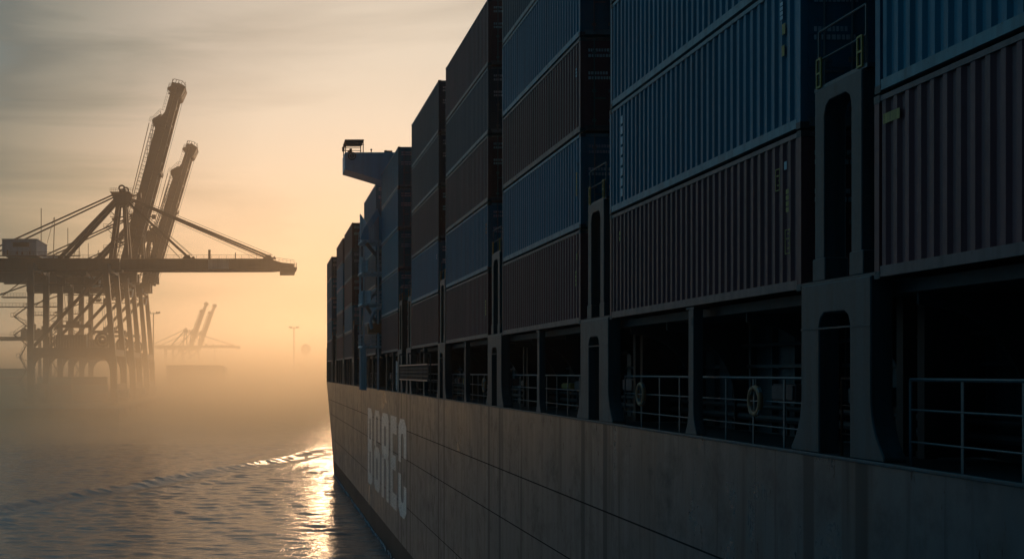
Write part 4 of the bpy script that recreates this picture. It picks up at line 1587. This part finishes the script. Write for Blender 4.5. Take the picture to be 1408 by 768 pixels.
# ------------------------------------------------------------------ water
def water_material():
    m = bpy.data.materials.new('sea_water')
    m.use_nodes = True
    t = m.node_tree
    L = t.links
    bs = t.nodes['Principled BSDF']
    bs.inputs['Base Color'].default_value = (0.024, 0.078, 0.108, 1)
    bs.inputs['Roughness'].default_value = 0.10
    bs.inputs['IOR'].default_value = 1.333
    tc = N(t, 'ShaderNodeTexCoord')
    hs = None
    for sx, sy, sc, am, rot, rid in ((0.8, 1.0, 0.13, 0.07, 16, 0), (0.7, 1.0, 0.6, 0.045, -10, 0), (0.55, 1.0, 2.1, 0.078, 7, 0), (0.55, 1.0, 5.5, 0.036, 0, 0)):
        mp = N(t, 'ShaderNodeMapping')
        mp.inputs['Rotation'].default_value = (0, 0, R(rot))
        mp.inputs['Scale'].default_value = (sx * 0.55, sy, 1)
        L.new(tc.outputs['Object'], mp.inputs['Vector'])
        n = N(t, 'ShaderNodeTexNoise', inp={'Scale': sc, 'Detail': 3.0, 'Roughness': 0.55, 'Distortion': 0.4})
        L.new(mp.outputs[0], n.inputs['Vector'])
        h = math_n(t, 'MULTIPLY', n.outputs['Fac'], am)
        hs = h if hs is None else math_n(t, 'ADD', hs, h)
    b = N(t, 'ShaderNodeBump', inp={'Strength': 1.0, 'Distance': 1.0})
    L.new(hs, b.inputs['Height'])
    L.new(b.outputs[0], bs.inputs['Normal'])
    return m


M['water'] = water_material()


def axis_pts(segs):
    out_ = []
    for a, b, st in segs:
        n = max(1, int(round((b - a) / st)))
        out_ += list(np.linspace(a, b, n, endpoint=False))
    out_.append(segs[-1][1])
    return np.array(out_)


ex = np.concatenate([-np.geomspace(9000, 110, 30), axis_pts([(-108, -45, 1.0), (-45, 22, 0.3), (22, 60, 2.0)]), np.geomspace(64, 9000, 25)])
ey = np.concatenate([axis_pts([(-400, 20, 30), (20, 60, 1.0), (60, 235, 0.35), (235, 330, 1.2)]), np.geomspace(335, 9000, 50)])
XX, YY = np.meshgrid(ex, ey)
ZZ = np.zeros_like(XX)
# Kelvin wake: a train of short crests in echelon along a line 21 degrees off the ship's course
P0 = np.array([13.5, 224.0])
dirw = np.array([-39.6, -101.4])
dirw = dirw / np.linalg.norm(dirw)
nrm = np.array([dirw[1], -dirw[0]])     # points away from the ship, outward-ish
rx, ry = XX - P0[0], YY - P0[1]
s = rx * dirw[0] + ry * dirw[1]
d = rx * nrm[0] + ry * nrm[1]
if nrm[0] > 0:
    d = -d                               # d > 0 : outside the wake (seaward, left)
wander = 0.8 * np.sin(s * 0.041) + 0.35 * np.sin(s * 0.017 + 1.0)
fade = np.clip((s + 2) / 10, 0, 1) * np.clip((260 - s) / 130, 0, 1)
base = 0.36 * fade * (1 + 0.14 * np.sin(s * 0.067 + 0.5) + 0.10 * np.sin(s * 0.151 + 2.2) + 0.07 * np.sin(s * 0.37))
ZZ += base * np.exp(-((d + wander) / 1.5) ** 2)
ZZ -= 0.3 * base * np.exp(-((d + wander + 2.8) / 1.6) ** 2)
ZZ += 0.45 * base * np.exp(-((d + wander * 0.6 + 6.0) / 1.6) ** 2)
for sc, am, tl_, hw in ((14, 0.30, 0.07, 17), (47, 0.16, 0.05, 12), (66, 0.24, 0.075, 20), (101, 0.18, 0.05, 15), (128, 0.22, 0.07, 18), (163, 0.14, 0.06, 16), (205, 0.1, 0.06, 20)):
    ds = s - sc
    lane = d + wander * 0.7 + tl_ * ds + 0.25 * np.sin(ds * 0.21 + sc)
    env = np.exp(-(ds / hw) ** 2)
    ZZ += am * env * np.exp(-(lane / 0.95) ** 2)
    ZZ += 0.4 * am * env * np.exp(-((lane + 3.6) / 1.1) ** 2)
    ZZ += 0.2 * am * env * np.exp(-((lane + 8.0) / 1.4) ** 2)
# choppy swell as real geometry near the ship
near = np.exp(-np.maximum(0, YY - 240) / 60.0) * np.exp(-np.maximum(0, np.abs(XX) - 60) / 30.0)
sw = np.zeros_like(XX)
for k in range(26):
    lam = rng.uniform(1.0, 3.2)
    th = R(rng.uniform(60, 125))
    kk = 2 * math.pi / lam
    ph = rng.uniform(0, 6.28)
    sw += 0.0035 * lam ** 0.8 * np.sin(kk * (XX * math.cos(th) + YY * math.sin(th)) + ph + 0.8 * np.sin(kk * 0.23 * XX + ph))
inside = (d < 1) & (s > 0)
ZZ += sw * near * np.where(inside, 1.25, 0.75)
nyy, nxx = XX.shape
verts = np.stack([XX, YY, ZZ], -1).reshape(-1, 3)
idx = np.arange(nyy * nxx).reshape(nyy, nxx)
quads = np.stack([idx[:-1, :-1], idx[:-1, 1:], idx[1:, 1:], idx[1:, :-1]], -1).reshape(-1, 4)
me = bpy.data.meshes.new('water')
me.vertices.add(len(verts))
me.vertices.foreach_set('co', verts.astype(np.float32).ravel())
me.loops.add(len(quads) * 4)
me.loops.foreach_set('vertex_index', quads.astype(np.int32).ravel())
me.polygons.add(len(quads))
me.polygons.foreach_set('loop_start', np.arange(0, len(quads) * 4, 4, dtype=np.int32))
me.polygons.foreach_set('use_smooth', np.ones(len(quads), dtype=bool))
me.update(calc_edges=True)
me.validate()
me.materials.append(M['water'])
wo = bpy.data.objects.new('water', me)
COL.objects.link(wo)
tag(wo, kind='structure')

# thin broken foam line where the hull meets the water
mb = MB()
rr = random.Random(5)
y = 30.0
while y < 166:
    l = rr.uniform(0.1, 0.45)
    if rr.random() < 0.7:
        w = rr.uniform(0.015, 0.05)
        xo = DX - rr.uniform(0.02, 0.16)
        n = 6
        vs = [(xo - w * math.cos(2 * math.pi * i / n) * rr.uniform(0.6, 1.2), y + l * (0.5 + 0.5 * math.sin(2 * math.pi * i / n)), 0.12 + rr.uniform(0, 0.05)) for i in range(n)]
        mb.add(vs + [(v[0], v[1], v[2] - 0.12) for v in vs], [tuple(range(n))] + [(i, (i + 1) % n, n + (i + 1) % n, n + i) for i in range(n)])
    y += l * rr.uniform(0.6, 1.2)
fo = mb.build('foam', M['mark_white'])
tag(fo, 'thin broken line of foam where the hull meets the water', 'foam', kind='stuff')

# ------------------------------------------------------------------ air
def volume_box(name, x0, x1, y0, y1, z0, z1, dens, color, aniso, het=None):
    mb = MB().box(x0, x1, y0, y1, z0, z1)
    m = bpy.data.materials.new(name)
    m.use_nodes = True
    t = m.node_tree
    t.nodes.clear()
    v = N(t, 'ShaderNodeVolumePrincipled')
    v.inputs['Color'].default_value = (*color, 1)
    v.inputs['Density'].default_value = dens
    v.inputs['Anisotropy'].default_value = aniso
    if het:
        het(t, v, dens)
    else:
        m.cycles.homogeneous_volume = True
    o_ = N(t, 'ShaderNodeOutputMaterial')
    t.links.new(v.outputs[0], o_.inputs['Volume'])
    o = mb.build(name, m)
    tag(o, kind='stuff')
    return o


def fog_density(t, v, dens):
    tc = N(t, 'ShaderNodeTexCoord')
    sp = N(t, 'ShaderNodeSeparateXYZ')
    t.links.new(tc.outputs['Object'], sp.inputs[0])
    hz = math_n(t, 'EXPONENT', math_n(t, 'MULTIPLY', sp.outputs['Z'], -1 / 9.0))
    fy = N(t, 'ShaderNodeMapRange', interpolation_type='SMOOTHSTEP')
    for k, q in ((1, 150.0), (2, 340.0), (3, 0.0), (4, 1.0)):
        fy.inputs[k].default_value = q
    t.links.new(sp.outputs['Y'], fy.inputs[0])
    mp = N(t, 'ShaderNodeMapping')
    mp.inputs['Scale'].default_value = (0.012, 0.008, 0.04)
    t.links.new(tc.outputs['Object'], mp.inputs['Vector'])
    n = N(t, 'ShaderNodeTexNoise', inp={'Scale': 1.0, 'Detail': 2.0})
    t.links.new(mp.outputs[0], n.inputs['Vector'])
    nz_ = math_n(t, 'MAXIMUM', math_n(t, 'ADD', math_n(t, 'MULTIPLY', n.outputs['Fac'], 3.0), -0.5), 0.15)
    q = math_n(t, 'MULTIPLY', math_n(t, 'MULTIPLY', hz, fy.outputs[0]), math_n(t, 'MULTIPLY', nz_, dens))
    t.links.new(q, v.inputs['Density'])


HAZE = volume_box('haze', -2600, 2600, -60, 3200, -7, 125, 0.0003, (1.0, 0.88, 0.74), 0.78)
tag(HAZE, 'even warm morning haze filling the air over the harbour', 'haze')
FOG = volume_box('low_fog', -900, 600, 150, 2700, -0.5, 45, 0.026, (1.0, 0.84, 0.62), 0.74, fog_density)
tag(FOG, 'bank of low fog lying on the water round the cranes', 'fog')
